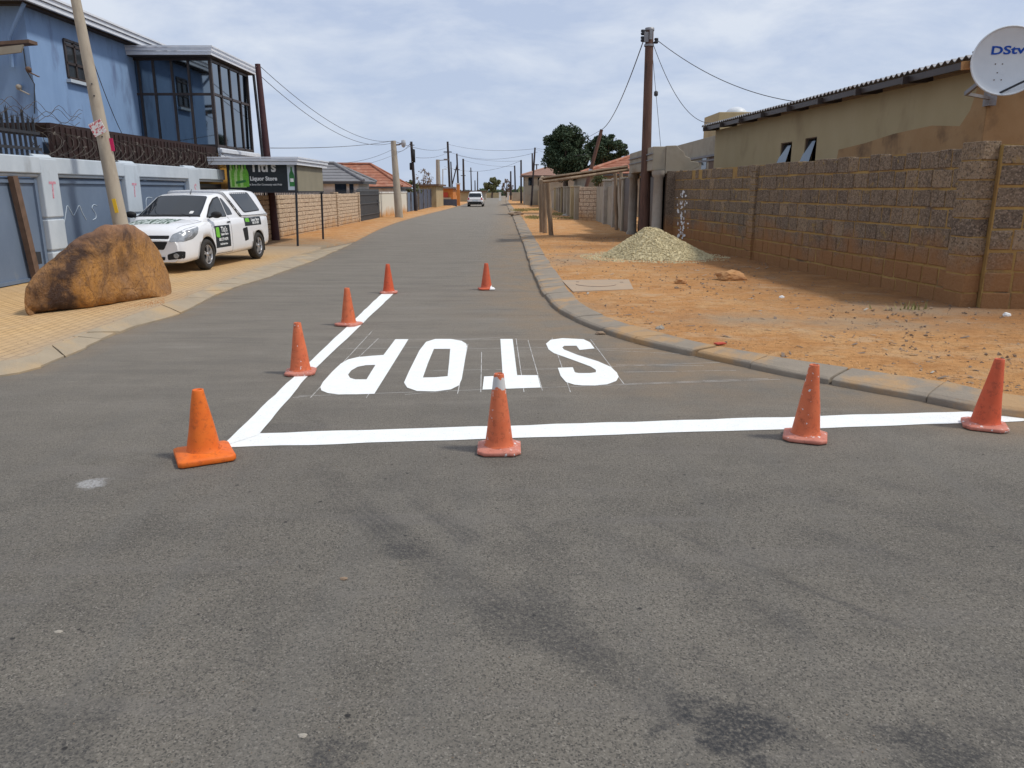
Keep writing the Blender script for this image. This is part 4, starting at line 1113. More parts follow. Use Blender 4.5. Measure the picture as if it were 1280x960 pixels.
# left side houses
e = onY(400, 226, 42); e2 = onY(455, 226, 42)
house('tiled_house', 'white house with grey tiled roof behind the tan block wall', -18.5, onY(454, 226, 47).x-.3, 47, 50.5, onY(440, 226.5, 47).z, onY(402, 205, 48.5).z, m_white, m_greytile,
      wins=(('-Y', onY(419, 238, 47).x, onY(433, 238, 47).x, 1.3, 2.15), ('-Y', onY(437, 238, 47).x, onY(442, 238, 47).x, 1.3, 2.15), ('-Y', onY(400, 238, 47).x, onY(404, 238, 47).x, 1.3, 2.15)))
house('tiled_house', 'cream house with orange tiled roof beyond the grey-roofed white house', -21, onY(497, 232, 62).x, 62, 67, onY(480, 233, 62).z, onY(450, 207, 64).z+.1, m_white, m_redtile,
      wins=(('-Y', -13.2, -12.0, 1.3, 2.0),))
# right orange roofed house
t = house('tiled_house', 'house with red tiled hip roof behind the ruined gateway', onY(733, 216, 50).x, 17, 50, 60, onY(733, 216.5, 50).z, onY(790, 186, 54).z, m_beige, m_redtile)
t = house('tiled_house', 'two-storey grey house with faded pink roof far along the right side', onY(656, 216, 92).x, 9.5, 92, 104, onY(660, 219, 92).z, onY(680, 208, 96).z+.2, m_beige, M('faded_tile', (.36, .22, .17), (.30, .18, .14), 3, .85),
      wins=(('-Y', 1.9, 2.5, 2.3, 3.2), ('-Y', 3.0, 3.5, 2.3, 3.2), ('-X', 94, 95.5, 2.2, 3.1)))

# ------------------------------------------------------------------ gravel heap and stones
hc = P(815, 321, .1); 
mb = MB(); mb.smooth = True
def heap_z(x, y):
    dx = (x-hc.x); dy = (y-hc.y)
    a_ = math.atan2(dy, dx)
    Rr = 1.36*(1+.14*math.cos(a_)-.08*math.sin(2*a_)+.12*noise.noise(Vector((math.cos(a_)*1.5, math.sin(a_)*1.5, 4))))
    if dx > 0: Rr *= .98
    r_ = math.hypot(dx+.08, dy)/Rr
    z = .82*max(0, 1-r_)**1.06
    z = min(z, .73+.04*noise.noise(Vector((x*3, y*3, 0))))
    return z+.03*noise.noise(Vector((x*4, y*4, 0)))*(1 if r_ < .95 else 0)
K = 56
vs = []; fs = []
for j in range(K+1):
    for i in range(K+1):
        x = hc.x-2.1+4.2*i/K; y = hc.y-1.9+3.8*j/K; z = heap_z(x, y); vs.append((x, y, (.075 if z < .02 else .09)+z))
for j in range(K):
    for i in range(K): fs.append((j*(K+1)+i, j*(K+1)+i+1, (j+1)*(K+1)+i+1, (j+1)*(K+1)+i))
mb.add(vs, fs); mb.smooth = False
ico = [Vector(q) for q in ((1, 0, -.3), (-.5, .87, -.2), (-.5, -.87, -.3), (.2, .1, .9), (-.1, -.2, -.9))]
icf = [(0, 1, 3), (1, 2, 3), (2, 0, 3), (1, 0, 4), (2, 1, 4), (0, 2, 4)]
def pebble(mb, c, r_, flat_=.7):
    mt = Matrix.Rotation(rr.uniform(0, 6.3), 3, 'Z') @ Matrix.Rotation(rr.uniform(-.8, .8), 3, 'X')
    mb.add([c+mt @ Vector((q.x*r_*rr.uniform(.7, 1.3), q.y*r_*rr.uniform(.7, 1.3), q.z*r_*flat_)) for q in ico], icf)
for _ in range(11000):
    a_ = rr.uniform(0, 6.283); q = 1.9*math.sqrt(rr.random()); x = hc.x+.05+q*math.cos(a_); y = hc.y+q*math.sin(a_)*.95; z = heap_z(x, y)
    if z < .015 and rr.random() < .80: continue
    pebble(mb, Vector((x, y, .098+z)), rr.uniform(.018, .042))
o = mb.build('gravel_heap', m_gravel, base=(hc.x, hc.y, 0), fix=False)
tag(o, 'pale heap of crushed stone beside the block wall', 'gravel heap', kind='stuff')

# scattered small stones and grit
mb = MB()
for _ in range(3600):
    y = 6.3+rr.random()**1.6*22; x0 = x_at(KRI, y); x = x0+.05+rr.random()*(7-x0)
    pebble(mb, Vector((x, y, .10)), rr.choice((.006, .007, .008, .010, .012, .016, .022, .03)), .6)
tag(mb.build('pebbles', m_pebble, fix=False), 'small brown stones scattered over the red earth verge', 'pebbles', kind='stuff')
mb = MB()
for _ in range(500):
    y = 6.5+rr.random()*14; x = x_at(KLI, y)-rr.random()*2.5; pebble(mb, Vector((x, y, .104)), rr.uniform(.004, .009), .5)
for _ in range(420):
    y = 1.9+rr.random()**1.4*9; x = rr.uniform(-.62, .62)*y*1.1; 
    if x < x_at(KRO, y)-.1 or y < 5.5: pebble(mb, Vector((x, y, .002)), rr.uniform(.002, .0045), .5)
tag(mb.build('grit', m_pebble, fix=False), 'fine grit lying on the road and the brick pavement', 'grit', kind='stuff')

mb = MB()
for _ in range(170):
    y = 6.6+rr.random()**1.3*20; x0 = x_at(KRI, y); x = x0+.1+rr.random()*(6.3-.05*y-x0); a_ = rr.uniform(0, 3.1); l_ = rr.uniform(.015, .07); w_ = rr.uniform(.004, .02)
    u = Vector((math.cos(a_), math.sin(a_), rr.uniform(-.1, .2)))*l_; w2_ = Vector((-math.sin(a_), math.cos(a_), 0))*w_; c_ = Vector((x, y, .112))
    mb.mi = rr.choice((0, 0, 0, 1)); mb.add([c_-u-w2_, c_+u-w2_, c_+u+w2_+Vector((0, 0, .006)), c_-u+w2_], [(0, 1, 2, 3)])
tag(mb.build('litter', [m_bare, m_conc], fix=False), 'tiny scraps of dry leaf, twig and paper over the red earth verge', 'litter', kind='stuff')
def rock(name, label, px, py, w, h, mat, seed=0, group=None, z=.09, dx=1.0):
    q = P(px, py, z); bm = bmesh.new(); bmesh.ops.create_icosphere(bm, subdivisions=3, radius=1)
    for v_ in bm.verts:
        d = 1+.22*abs(noise.noise(v_.co*2.6+Vector((seed, seed, 0))))+.38*noise.noise(v_.co*1.3+Vector((seed, 0, 0)))+.12*noise.noise(v_.co*4+Vector((0, seed, 0)))
        v_.co = Vector((v_.co.x*w/2*d, v_.co.y*w/2*.7*d, v_.co.z*h*.6*d+h*.35))+Vector((q.x, q.y, z))
    tag(from_bm(name, bm, mat, None, q, False), label, 'rock', group)
rock('rock', 'flat orange rock lying on the verge in front of the block wall pier', 913, 350, .52, .19, m_rockor, 3)
rock('rock', 'small yellow rock on the verge between the gravel heap and the kerb', 851, 354, .22, .10, m_rockor, 5)
rock('rock', 'dark stone lying just below the small yellow rock', 846, 361, .08, .04, m_pebble, 6)
rock('rock', 'pale stone at the right foot of the gravel heap', 889, 313, .13, .12, m_conc, 7)
rock('rock', 'small white stone at the foot of the slim wall pier', 930, 322, .09, .08, m_litter, 8)
rock('rock', 'white pebble at the foot of the thick end pier of the block wall', 1258, 395, .10, .05, m_litter, 9)
rock('rock', 'white pebble lying out on the verge right of the orange rock', 977, 373, .08, .05, m_litter, 10)
rock('rock', 'crumpled whitish stone beside the curved kerb', 825, 412, .10, .05, m_conc, 11)
rock('rock', 'flat pale chip on the asphalt by the bottom of the picture', 378, 920, .03, .006, m_conc, 12, z=.0)
rock('rock', 'flat pale chip on the asphalt near the left edge', 73, 790, .03, .006, m_conc, 13, z=.0)
rock('rock', 'small brown clod on the bare asphalt below the orange cone', 430, 724, .035, .010, m_pebble, 14, z=.0)
rock('rock', 'brown clod on the asphalt beside the curved kerb', 750, 418, .11, .04, m_pebble, 15, z=.0)
# red scrap
q = P(900, 430, .11); mb = MB(); mb.box((q.x, q.y, .118), (.12, .07, .012), .4); tag(mb.build('scrap', m_redshop, base=q), 'torn red scrap lying behind the curved kerb', 'litter')
# manhole slab
s0 = [P(*q, .118) for q in ((702, 350), (786, 349), (792, 361), (716, 364))]
t = thing('manhole_slab', 'flat concrete manhole slab set in the red earth verge', 'manhole slab', (s0[0]+s0[2])/2)
mb = MB(); mb.add(s0+[q-Vector((0, 0, .05)) for q in s0], [(0, 1, 2, 3), (4, 7, 6, 5), (0, 4, 5, 1), (1, 5, 6, 2), (2, 6, 7, 3), (3, 7, 4, 0)]); mb.build('slab', M('slab_concrete', (.34, .27, .20), (.42, .30, .20), 3, .95, .4, 30), t, bevel=.006)
mc = (s0[0]+s0[2])/2; mb = MB(); mb.tube([(mc.x+.36*math.cos(a_), mc.y+.36*math.sin(a_), .119) for a_ in [i*.2 for i in range(16, 31)]], .006, 5)
mb.box((mc.x-.3, mc.y+.35, .120), (.06, .03, .004)); mb.box((mc.x+.5, mc.y+.3, .120), (.06, .03, .004)); mb.build('cover_groove', m_rust, t)

# ------------------------------------------------------------------ left: blue house
bx = -11.5
by0 = onX(36, 60, bx).y; by1 = onX(163, 100, bx).y
zg = onX(100, 32, bx).z
t = thing('blue_house', 'two-storey blue house with pale gutter and glazed balcony behind the grey gates', 'house', (bx, by0, 0))
mb = MB(); mb.bx((bx-9, by0, 0), (bx, by1+7, zg-.05)); mb.build('wall', m_blue, t)
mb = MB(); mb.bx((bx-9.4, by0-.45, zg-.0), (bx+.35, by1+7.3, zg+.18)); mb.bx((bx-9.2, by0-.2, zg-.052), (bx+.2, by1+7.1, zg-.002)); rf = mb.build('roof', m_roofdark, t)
mb = MB(); 
for z_, o_, h_ in ((zg-.04, .42, .10), (zg+.08, .46, .11), (zg+.185, .50, .05)):
    mb.bx((bx+o_-.08, by0-.45-o_*.2, z_), (bx+o_, by1+7.3, z_+h_)); mb.bx((bx-9.4, by0-.5-o_*.2-.06, z_), (bx+o_, by0-.45-o_*.2, z_+h_))
mb.build('gutter', m_gutter, rf)
# drain pipe at the near corner and lower lean-to roof
mb = MB(); c0 = Vector((bx+.22, by0-.3, zg-.05)); mb.tube([c0, c0+Vector((-.1, 0, -.15)), Vector((bx-.35, by0-.12, zg-.75)), Vector((bx-.42, by0-.08, zg-1.4))], .045, 8); mb.build('drain_pipe', m_blue, t)
lz = onY(38, 54, by0-1.2)
mb = MB(); mb.prism([(0, 0), (0, .12), (-4, -.28), (-4, -.40)], lambda a_, b_, d_: Vector((lz.x+a_, by0-1.25+d_*.25, lz.z+b_*.6)), 1.3); mb.build('porch_roof', m_rust, t)
mb = MB(); mb.prism([(-.12, -.04), (-4, -.42), (-4, -.62), (-.2, -.2)], lambda a_, b_, d_: Vector((lz.x+a_, by0-1.28+d_, lz.z+b_)), .05); mb.build('porch_fascia', m_beige, t)
# stained cable and wall lamps
for (p_, q_, nm, yy) in ((36, 90, 'wall_lamp', 0), (24, 112, 'wall_lamp', 1)):
    c_ = onY(p_, q_, by0-.1); w = MB(); w.lathe([(0, 0), (.05, .0), (.07, .08), (.03, .12), (0, .12)], c_, 10); w.bar(c_, c_+Vector((.28, -.1, -.12)), .05, .02); w.build(nm, m_conc if yy else m_rust, t)
mb = MB(); mb.tube([onY(29, 60, by0-.02), onY(33, 88, by0-.02), onY(43, 105, by0-.02), onY(43, 142, by0-.02)], .012, 5); mb.build('wall_cable', m_iron, t)
# window
wz0 = onX(93, 99, bx).z; wz1 = onX(93, 54, bx).z; wy0 = onX(82, 78, bx).y; wy1 = onX(104, 78, bx).y
mb = MB()
for (a_, b_) in (((wy0, wz0), (wy1, wz0)), ((wy0, wz1), (wy1, wz1)), ((wy0, wz0), (wy0, wz1)), ((wy1, wz0), (wy1, wz1)), ((wy0, (wz0+wz1)/2-.1), (wy1, (wz0+wz1)/2-.1)), ((wy0, (wz0+wz1)/2+.35), (wy1, (wz0+wz1)/2+.35)), (((wy0+wy1)/2, wz0), ((wy0+wy1)/2, wz1))):
    mb.bar((bx+.02, a_[0], a_[1]), (bx+.02, b_[0], b_[1]), .05, .06)
wf = mb.build('window', m_bronze, t); mb = MB(); mb.bx((bx+.002, wy0, wz0), (bx+.012, wy1, wz1)); mb.build('pane', m_tint, wf)
mb = MB(); mb.bx((bx, wy0-.08, wz0-.12), (bx+.12, wy1+.08, wz0-.04)); mb.build('sill', m_ltblue, wf)
# bracket line (guy) down across the wall is a cable object further below

# glazed balcony: camera-facing face at by1, street face at X=ox
ox = -9.15; Yb = onX(267, 120, ox).y
zb0 = onY(270, 184, Yb).z; zb1 = onY(262, 72, Yb).z; Yb2 = onX(314, 140, ox).y
xin = onY(163, 120, Yb).x
mb = MB(); mb.bx((xin-.3, Yb, zb0-.12), (ox, Yb2, zb0)); ba = mb.build('balcony_floor', m_bronze, t)
mb = MB()
def vbar(x, y, w=.07, z0=zb0, z1=zb1): mb.bar((x, y, z0), (x, y, z1), w, w, (0, 1, 0))
cols = [xin+.02, xin+.32, xin+(ox-xin)*.30, xin+(ox-xin)*.52, xin+(ox-xin)*.72, ox-.04]
for i, x in enumerate(cols): vbar(x, Yb+.04, .09 if i in (0, 5) else .055)
zm = zb0+(zb1-zb0)*.60
for z in (zb0+.05, zm, zb1-.04): mb.bar((xin, Yb+.045, z), (ox, Yb+.045, z), .06, .07)
ny = 4; ysl = [Yb+(Yb2-Yb)*k/ny for k in range(ny+1)]
for k, y in enumerate(ysl[1:]): vbar(ox-.045, y-.04, .08 if k == ny-1 else .06)
for z in (zb0+.05, zm+.02, zb1-.06): mb.bar((ox-.045, Yb+.06, z), (ox-.045, Yb2, z), .06, .07)
for z in (zb0+.05, zb1-.04): mb.bar((ox-.05, Yb2-.04, z), (bx, Yb2-.04, z), .06, .07)
fr = mb.build('balcony_frame', m_bronze, t)
for i in range(5):
    if i == 0: pass
    for (za, zc) in ((zb0+.08, zm-.03), (zm+.03, zb1-.07)):
        p = MB(); p.bx((cols[i]+.03, Yb+.055, za), (cols[i+1]-.03, Yb+.063, zc)); p.build('pane', m_glass, fr)
for k in range(ny):
    for (za, zc) in ((zb0+.08, zm-.01), (zm+.05, zb1-.09)):
        p = MB(); p.bx((ox-.062, ysl[k]+.03, za), (ox-.054, ysl[k+1]-.06, zc)); p.build('pane', m_glass, fr)
mb = MB(); mb.bx((bx, Yb2-.05, zb0), (ox-.1, Yb2-.02, zb1)); mb.build('balcony_end', m_bronze, t)
# balcony roof
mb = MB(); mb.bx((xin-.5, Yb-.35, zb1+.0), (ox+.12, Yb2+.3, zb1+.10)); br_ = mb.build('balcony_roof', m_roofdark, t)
mb = MB()
for z_, o_, h_ in ((zb1+.02, .0, .10), (zb1+.13, .04, .09), (zb1+.23, .07, .04)):
    mb.bx((xin-.6, Yb-.40-o_, z_), (ox+.18+o_, Yb-.36-o_, z_+h_)); mb.bx((ox+.14+o_, Yb-.36-o_, z_), (ox+.18+o_, Yb2+.35, z_+h_))
mb.build('balcony_gutter', m_gutter, br_)
# lower fascia of balcony on the street side
mb = MB(); mb.bx((ox+.02, Yb-.1, zb0-.30), (ox+.10, Yb2+.2, zb0-.02)); mb.bx((ox+.10, Yb-.12, zb0-.16), (ox+.16, Yb2+.22, zb0-.06)); mb.build('balcony_fascia', m_gutter, t)
mb = MB(); mb.bar((xin+.2, Yb-.05, zb0-.1), (ox-.2, Yb-.06, zb0-.42), .08, .34); mb.build('board', m_brownwood, t)
mb = MB(); mb.bx((ox-1.2, Yb+.3, 0), (ox-.12, Yb+1.4, zb0-.14)); mb.build('yellow_wall', m_yellow, t)

# ------------------------------------------------------------------ left: boundary wall with grey gates
X0 = -8.75
def yx(px, X=X0, z=1.2):   # distance along the wall plane for a sight line
    return onX(px, 250, X).y
ztop = onX(75, 198, X0).z; 
t = thing('boundary_wall', 'pale blue-grey boundary wall with grey sheet gates and sprayed pillars', 'wall', (X0, 12, 0))
yend = yx(279); 
mb = MB(); mb.bx((X0-.14, 6, ztop-.30), (X0+.12, yend, ztop)); mb.bx((X0-.1, 6, ztop-.36), (X0+.06, yend, ztop-.30)); mb.build('coping', m_ltblue, t, bevel=.02)
pill = [(48, 69), (153, 171), (233, 246)]
edges = [9.0]
for k, (p0, p1) in enumerate(pill):
    y0_, y1_ = yx(p0), yx(p1)
    mb = MB()
    zz = [.0, .62, .66, 1.22, 1.26, ztop-.03]
    for a_, b_ in ((0, 1), (2, 3), (4, 5)):
        mb.bx((X0-.1, y0_, zz[a_]), (X0+.13, y1_, zz[b_]))
    mb.bx((X0-.1, y0_+.03, .6), (X0+.09, y1_-.03, 1.3))
    pl = mb.build('pillar', m_ltblue, t, bevel=.02)
    s_ = MB(); add_text(s_, 'S' if k == 2 else 'T', .44, (X0+.133, (y0_+y1_)/2, 1.74 if k < 2 else 1.75), '+X', bold=.004, sx=.85, shear=.1)
    s_.build('sprayed_letter', m_pink, pl)
    cap_ = MB(); cap_.prism([(-.1, 0), (.13, 0), (.10, .12), (0, .2), (-.1, .2)], lambda a2, b2, d_: Vector((X0+a2, y0_-.0+d_, ztop-.03+b2-.12)), y1_-y0_); cap_.build('pillar_cap', m_ltblue, pl, bevel=.02)
    edges += [y0_, y1_]
edges.append(yend)
pairs = [(edges[0], edges[1]), (edges[2], edges[3]), (edges[4], edges[5])]
for k, (a_, b_) in enumerate(pairs):
    mb = MB(); mb.bx((X0-.05, a_+.02, .12), (X0-.01, b_-.02, ztop-.38)); gt = mb.build('gate', m_grey_panel, t)
    mb = MB()
    for y in (a_+.05, b_-.06): mb.bx((X0-.01, y-.04, .14), (X0+.035, y+.04, ztop-.40))
    for z in (.18, ztop-.44): mb.bx((X0-.008, a_+.1, z-.03), (X0+.03, b_-.1, z+.03))
    if k == 1:
        for f in (.50,): mb.bx((X0-.008, a_+(b_-a_)*f+.9, .2), (X0+.012, a_+(b_-a_)*f+.92, ztop-.47))
    mb.build('gate_frame', m_grey_panel, gt)
# chalk letters MS
mb = MB()
for st_ in (((80, 281), (82, 268), (84, 257), (88, 263), (92, 269), (95, 264), (99, 257), (103, 266), (108, 275)), ((121, 257), (117, 256), (115, 260), (119, 266), (120, 272), (116, 275)), ((190, 247), (183, 248), (183, 262))):
    mb.tube(smoothpath([onX(a2, b2, X0-.005) for a2, b2 in st_], 4), .0075, 5)
mb.build('chalk_letters', m_signpale, t)
# rusty post
y_ = yx(19); mb = MB(); mb.bar((X0+.08, y_-.1, ztop-.36), (X0+.10, y_+.12, .1), .10, .14); mb.build('rusty_post', m_rust, t)
mb = MB(); mb.box((X0+.05, y_+.28, .55), (.10, .14, .22)); mb.build('latch_box', m_iron, t)
# side door opening near the end with grille
yg0 = yx(247); mb = MB(); mb.bx((X0-.02, yx(249), .1), (X0+.02, yend-.12, ztop-.42)); gg = mb.build('dark_opening', m_black, t)
mb = MB()
for k in range(7): mb.bx((X0+.02, yx(249)+.03, ztop-.52-k*.09), (X0+.045, yend-.15, ztop-.50-k*.09))
mb.build('security_bars', m_bronze, gg)

# maroon fascia behind the wall and its roof
zm1 = onX(62, 153, X0-.35).z
t = thing('carport_roof', 'dark maroon sheet fascia of a carport roof behind the razor wire', 'carport roof', (X0-.4, 14, 0))
mb = MB(); mb.bx((X0-.45, yx(66)+.9, ztop+.0), (X0-.37, yend+.8, zm1)); mb.build('fascia', m_maroon, t)
mb = MB()
for k in range(40):
    y = yx(66)+1.0+k*.2
    if y < yend+.7: mb.bx((X0-.37, y, ztop), (X0-.345, y+.05, zm1-.06))
mb.build('fascia_ribs', m_maroon, t)
mb = MB(); mb.bx((bx+.1, yx(66)+.9, zm1-.05), (X0-.46, yend+.8, zm1)); mb.build('sheet', m_maroon, t)

# palisade spikes
t = thing('palisade', 'dark steel palisade spikes on top of the pale wall at left', 'fence', (X0, 12, ztop))
mb = MB(); y = 9.6; k = 0
while y < yx(66)-.1:
    hgt = .62+(.12 if k % 3 == 0 else 0); x = X0-.05
    mb.bar((x, y, ztop-.1), (x, y, ztop+hgt), .045, .02, (0, 1, 0))
    for dy in (-.05, 0, .05):
        mb.add([(x-.01, y-.014, ztop+hgt-.03), (x+.01, y-.014, ztop+hgt-.03), (x+.01, y+.014, ztop+hgt-.03), (x-.01, y+.014, ztop+hgt-.03), (x+.015, y+dy*1.2, ztop+hgt+.10+(0 if dy else .04))], [(0, 1, 4), (1, 2, 4), (2, 3, 4), (3, 0, 4), (0, 3, 2, 1)])
    y += .15; k += 1
mb.build('pales', m_iron, t)
mb = MB()
for z in (ztop+.14, ztop+.42): mb.bar((X0-.02, 9.6, z), (X0-.02, yx(66)-.1, z), .03, .05)
mb.build('rail', m_iron, t)

# razor wire coil
t = thing('razor_wire', 'rusty coils of razor wire along the top of the pale wall', 'razor wire', (X0, 16, ztop))
for (ra, yA, yB, pitch, zc, ph) in ((.23, yx(62), yend+.6, .42, ztop+.24, 0), (.20, yx(66), yend+.2, .55, ztop+.25, 1.3)):
    mb = MB(); n = int((yB-yA)/pitch*18); pts = []
    for i in range(n):
        a_ = i/18*2*math.pi+ph; pts.append(Vector((X0-.12+ra*math.cos(a_)*.9, yA+(yB-yA)*i/n+.10*math.sin(a_*2+1), zc+ra*math.sin(a_)+.03*math.sin(i*.05))))
    mb.tube(pts, .0055, 4)
    for i in range(0, n, 3):
        p = pts[i]; d = (pts[min(i+1, n-1)]-pts[i-1 if i else 0]).normalized(); u = Vector((rr.uniform(-1, 1), rr.uniform(-1, 1), rr.uniform(-1, 1))).normalized()
        mb.add([p-u*.035-d*.01, p+u*.035-d*.01, p+u*.035+d*.01, p-u*.035+d*.01], [(0, 1, 2, 3)])
    mb.build('coil', m_wire, t, fix=False)
mb = MB(); zz = onX(20, 130, X0).z
for q_ in range(5):
    ph = rr.uniform(0, 6); mb.tube([Vector((X0-.1+.03*q_, yx(0)+i*.12, ztop+.62+.07*q_+.09*math.sin(i*(.5+.13*q_)+ph))) for i in range(26)], .0045, 4)
mb.build('strand', m_wire, t, fix=False)

# leaning concrete street pole
pbx = P(164, 343, .1); ptop = onY(93, -8, pbx.y)
dirp = (ptop-Vector((pbx.x, pbx.y, 0))); full = Vector((pbx.x, pbx.y, 0))+dirp*1.35
t = pole('street_pole', 'leaning pale concrete pole standing behind the boulder', 'utility pole', (pbx.x, pbx.y, 0), full, .165, .062, m_poleconc, n=8)
for f in (.52, .56, .66, .70): 
    q = Vector((pbx.x, pbx.y, 0))+dirp*f; mb = MB(); mb.box(q+Vector((.04, -.13+.03*f, 0)), (.02, .02, .02)); mb.build('pole_bolt', m_iron, t)
q = Vector((pbx.x, pbx.y, 0))+dirp*.275; mb = MB(); mb.box(q+Vector((.04, -.152, 0)), (.07, .012, .27), Matrix.Rotation(R(-7), 3, 'Y')); mb.build('yellow_number_plate', m_yellowtag, t)
qq = onY(122, 160, pbx.y-.19); mb = MB(); mb.box(qq, (.26, .012, .25), Matrix.Rotation(R(-24), 3, 'Y')); tag(mb.build('poster', m_poster, base=qq), 'torn white and red printed notice tied to the leaning concrete pole', 'poster')
qq = onY(139, 181, pbx.y-.02); mb = MB(); mb.box(qq, (.10, .012, .24), Matrix.Rotation(R(-4), 3, 'Y')); tag(mb.build('poster', m_magenta, base=qq), 'small bright magenta card on the side of the leaning concrete pole', 'poster')
POLE_L = ptop.copy()

# maroon steel pole by the liquor sign
a_ = P(345, 301, .1); b_ = onY(322, 80, a_.y); MP = b_.copy()
pole('steel_pole', 'dark maroon steel pole beside the liquor store sign', 'pole', (a_.x, a_.y, 0), b_, .14, .085, M('maroon_pole', (.05, .018, .022), (.075, .03, .03), 4, .7))
a_ = P(320, 312, .1); b_ = onY(303, 86, a_.y+.2)
t = thing('down_pipe', 'thin dark downpipe hanging from the balcony corner', 'pipe', (ox, Yb2, 2)); mb = MB(); mb.tube([(ox+.12, Yb2+.2, zb1), (ox+.2, Yb2+.25, zb0-.2), (ox+.28, Yb2+.25, zb0-1.1)], .05, 8); mb.build('pipe', m_iron, t)

# ------------------------------------------------------------------ liquor store sign kiosk
ky = P(372, 308, .1).y; kp = P(372, 308, .1); kq = P(404, 300, .1)
xL = onY(284, 222, ky).x; xR = onY(370, 222, ky).x; zs0 = onY(325, 239, ky).z; zs1 = onY(325, 206, ky).z
t = thing('sign_shelter', 'steel-legged liquor store sign shelter with pale gutter roof beside the pickup', 'sign shelter', (xR, ky, 0))
mb = MB(); mb.bx((xL, ky, zs0), (xR-.25, ky+.04, zs1+.14)); sb = mb.build('sign_board', m_signblack, t)
mb = MB(); mb.bx((xR-.25, ky-.002, zs0+.03), (xR, ky+.04, zs1+.14)); sb2 = mb.build('end_panel', m_signpale, t)
zt_ = zs1
mb = MB(); W = xR-.25-xL; cxs = xL+W*.60
add_text(mb, "Titi's", .44, (cxs, ky-.003, zt_-.06), '-Y', bold=.012, sx=.92)
add_text(mb, 'Liquor Store', .165, (cxs, ky-.003, zs0+.36), '-Y', bold=.006, sx=.95)
add_text(mb, 'We Serve Our Community with Pride', .075, (cxs+.02, ky-.003, zs0+.19), '-Y', bold=.001, shear=.3, sx=.88)
mb.build('lettering', m_signwhite, sb)
def bottle(mb, x, z, s_, y, up=True):
    pr_ = [(-.5, 0), (-.5, .55), (-.42, .66), (-.17, .80), (-.15, 1.0), (.15, 1.0), (.17, .80), (.42, .66), (.5, .55), (.5, 0)]
    mb.add([(x+a2*s_*.27, y, z+b2*s_) for a2, b2 in pr_], [tuple(range(len(pr_)))])
for k in range(6):
    b2 = MB(); bottle(b2, xL+.13+k*.085, zs0+.11+(.02 if k % 2 else 0), .66, ky-.003-.001*k); b2.build('bottle_print', m_signgreen if k % 2 else M('lime_print', (.30, .62, .12), (.62, .78, .42), 9, .5), sb)
b2 = MB(); b2.box((xL+.40, ky-.011, zs0+.27), (.3, .002, .07), Matrix.Rotation(R(-10), 3, 'Y')); b2.build('label_print', m_signdgreen, sb)
b2 = MB(); bottle(b2, xR-.125, zs0+.14, .56, ky-.005); b2.build('bottle_print', m_signdgreen, sb2)
b2 = MB(); b2.box((xR-.125, ky-.0065, zs0+.32), (.10, .002, .10)); b2.build('label_print', m_signwhite, sb2)
# roof with gutter
yB = kq.y+.15; zr0 = onY(370, 205, ky-.3).z; zr1 = onY(370, 197, ky-.3).z
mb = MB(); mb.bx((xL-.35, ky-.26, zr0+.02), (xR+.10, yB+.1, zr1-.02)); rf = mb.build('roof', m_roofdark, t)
mb = MB()
for z_, o_, h_ in ((zr0-.02, 0, .09), (zr0+.08, .04, .08), (zr0+.17, .07, .03)):
    mb.bx((xL-.4, ky-.32-o_, z_), (xR+.14+o_, ky-.28-o_, z_+h_)); mb.bx((xR+.10+o_, ky-.28-o_, z_), (xR+.14+o_, yB+.2, z_+h_))
mb.build('gutter', m_gutter, rf)
mb = MB(); mb.bx((xR+.0, ky+.06, zs0), (xR+.03, yB-.05, zr0)); mb.build('side_panel', m_beigeboard, t)
mb = MB(); mb.bx((xL, yB-.05, zs0), (xR, yB-.02, zr0)); mb.build('back_panel', m_beigeboard, t)
mb = MB()
for z in (zs0-.02,): mb.bar((xL, ky+.02, z), (xR, ky+.02, z), .05, .05); mb.bar((xR, ky+.05, z), (xR, yB, z), .05, .05)
mb.build('bottom_rail', m_iron, t)
for (x, y) in ((kp.x, ky+.02), (kq.x, kq.y), (xL+.05, ky+.02), (xL+.05, yB)):
    mb = MB(); mb.bar((x, y, 0.05), (xR if x > xL+.5 else x, y, zr0), .055, .055, (0, 1, 0)); mb.build('leg', m_iron, t)

# ------------------------------------------------------------------ tan block wall and beyond (left)
xt = P(447, 278, .1); XT = xt.x; YT = xt.y
t = block_wall('block_wall', 'tan block wall with spiked top beyond the liquor store sign', 'wall', (XT+.05, 23.4, 0), (XT, YT, 0), 1.60, mats=(m_blocktan, m_mortar2), seed=21, course=.155, blk=(.20, .30), ragged=False, thick=.18,
               piers=((YT-23.4-5.2, .30, 1.66, .32), (YT-23.4, .3, 1.64, .32)))
mb = MB(); y = 23.6
while y < YT: mb.cone((XT, y, 1.58), (XT, y, 1.80), .018, .004, 4); y += .22
mb.build('wall_spikes', m_iron, t)
t = thing('palisade_gate', 'dark palisade gate leaning open at the end of the tan block wall', 'gate', (XT, YT, 0)); yq = onX(474, 260, XT).y
mb = MB(); y = YT+.2
while y < yq: 
    mb.bx((XT-.02, y, .12), (XT+.01, y+.11, 1.72)); mb.cone((XT, y+.055, 1.70), (XT, y+.055, 1.84), .05, .005, 4); y += .16
mb.build('pales', m_charcoal, t); mb = MB()
for z in (.4, 1.0, 1.5): mb.bx((XT+.01, YT+.2, z), (XT+.05, yq, z+.06))
mb.box((XT+.04, yq-.6, 1.05), (.05, .3, .3)); mb.build('rail', m_charcoal, t)
t = thing('white_wall', 'low white plastered wall stained orange at its foot behind the concrete lamp post', 'wall', (XT, yq, 0)); yw = onX(508, 255, XT).y
wm, g = newmat('stained_white', .9, .2); sz_ = g.n('ShaderNodeSeparateXYZ'); g.l(g.tc, sz_.inputs[0])
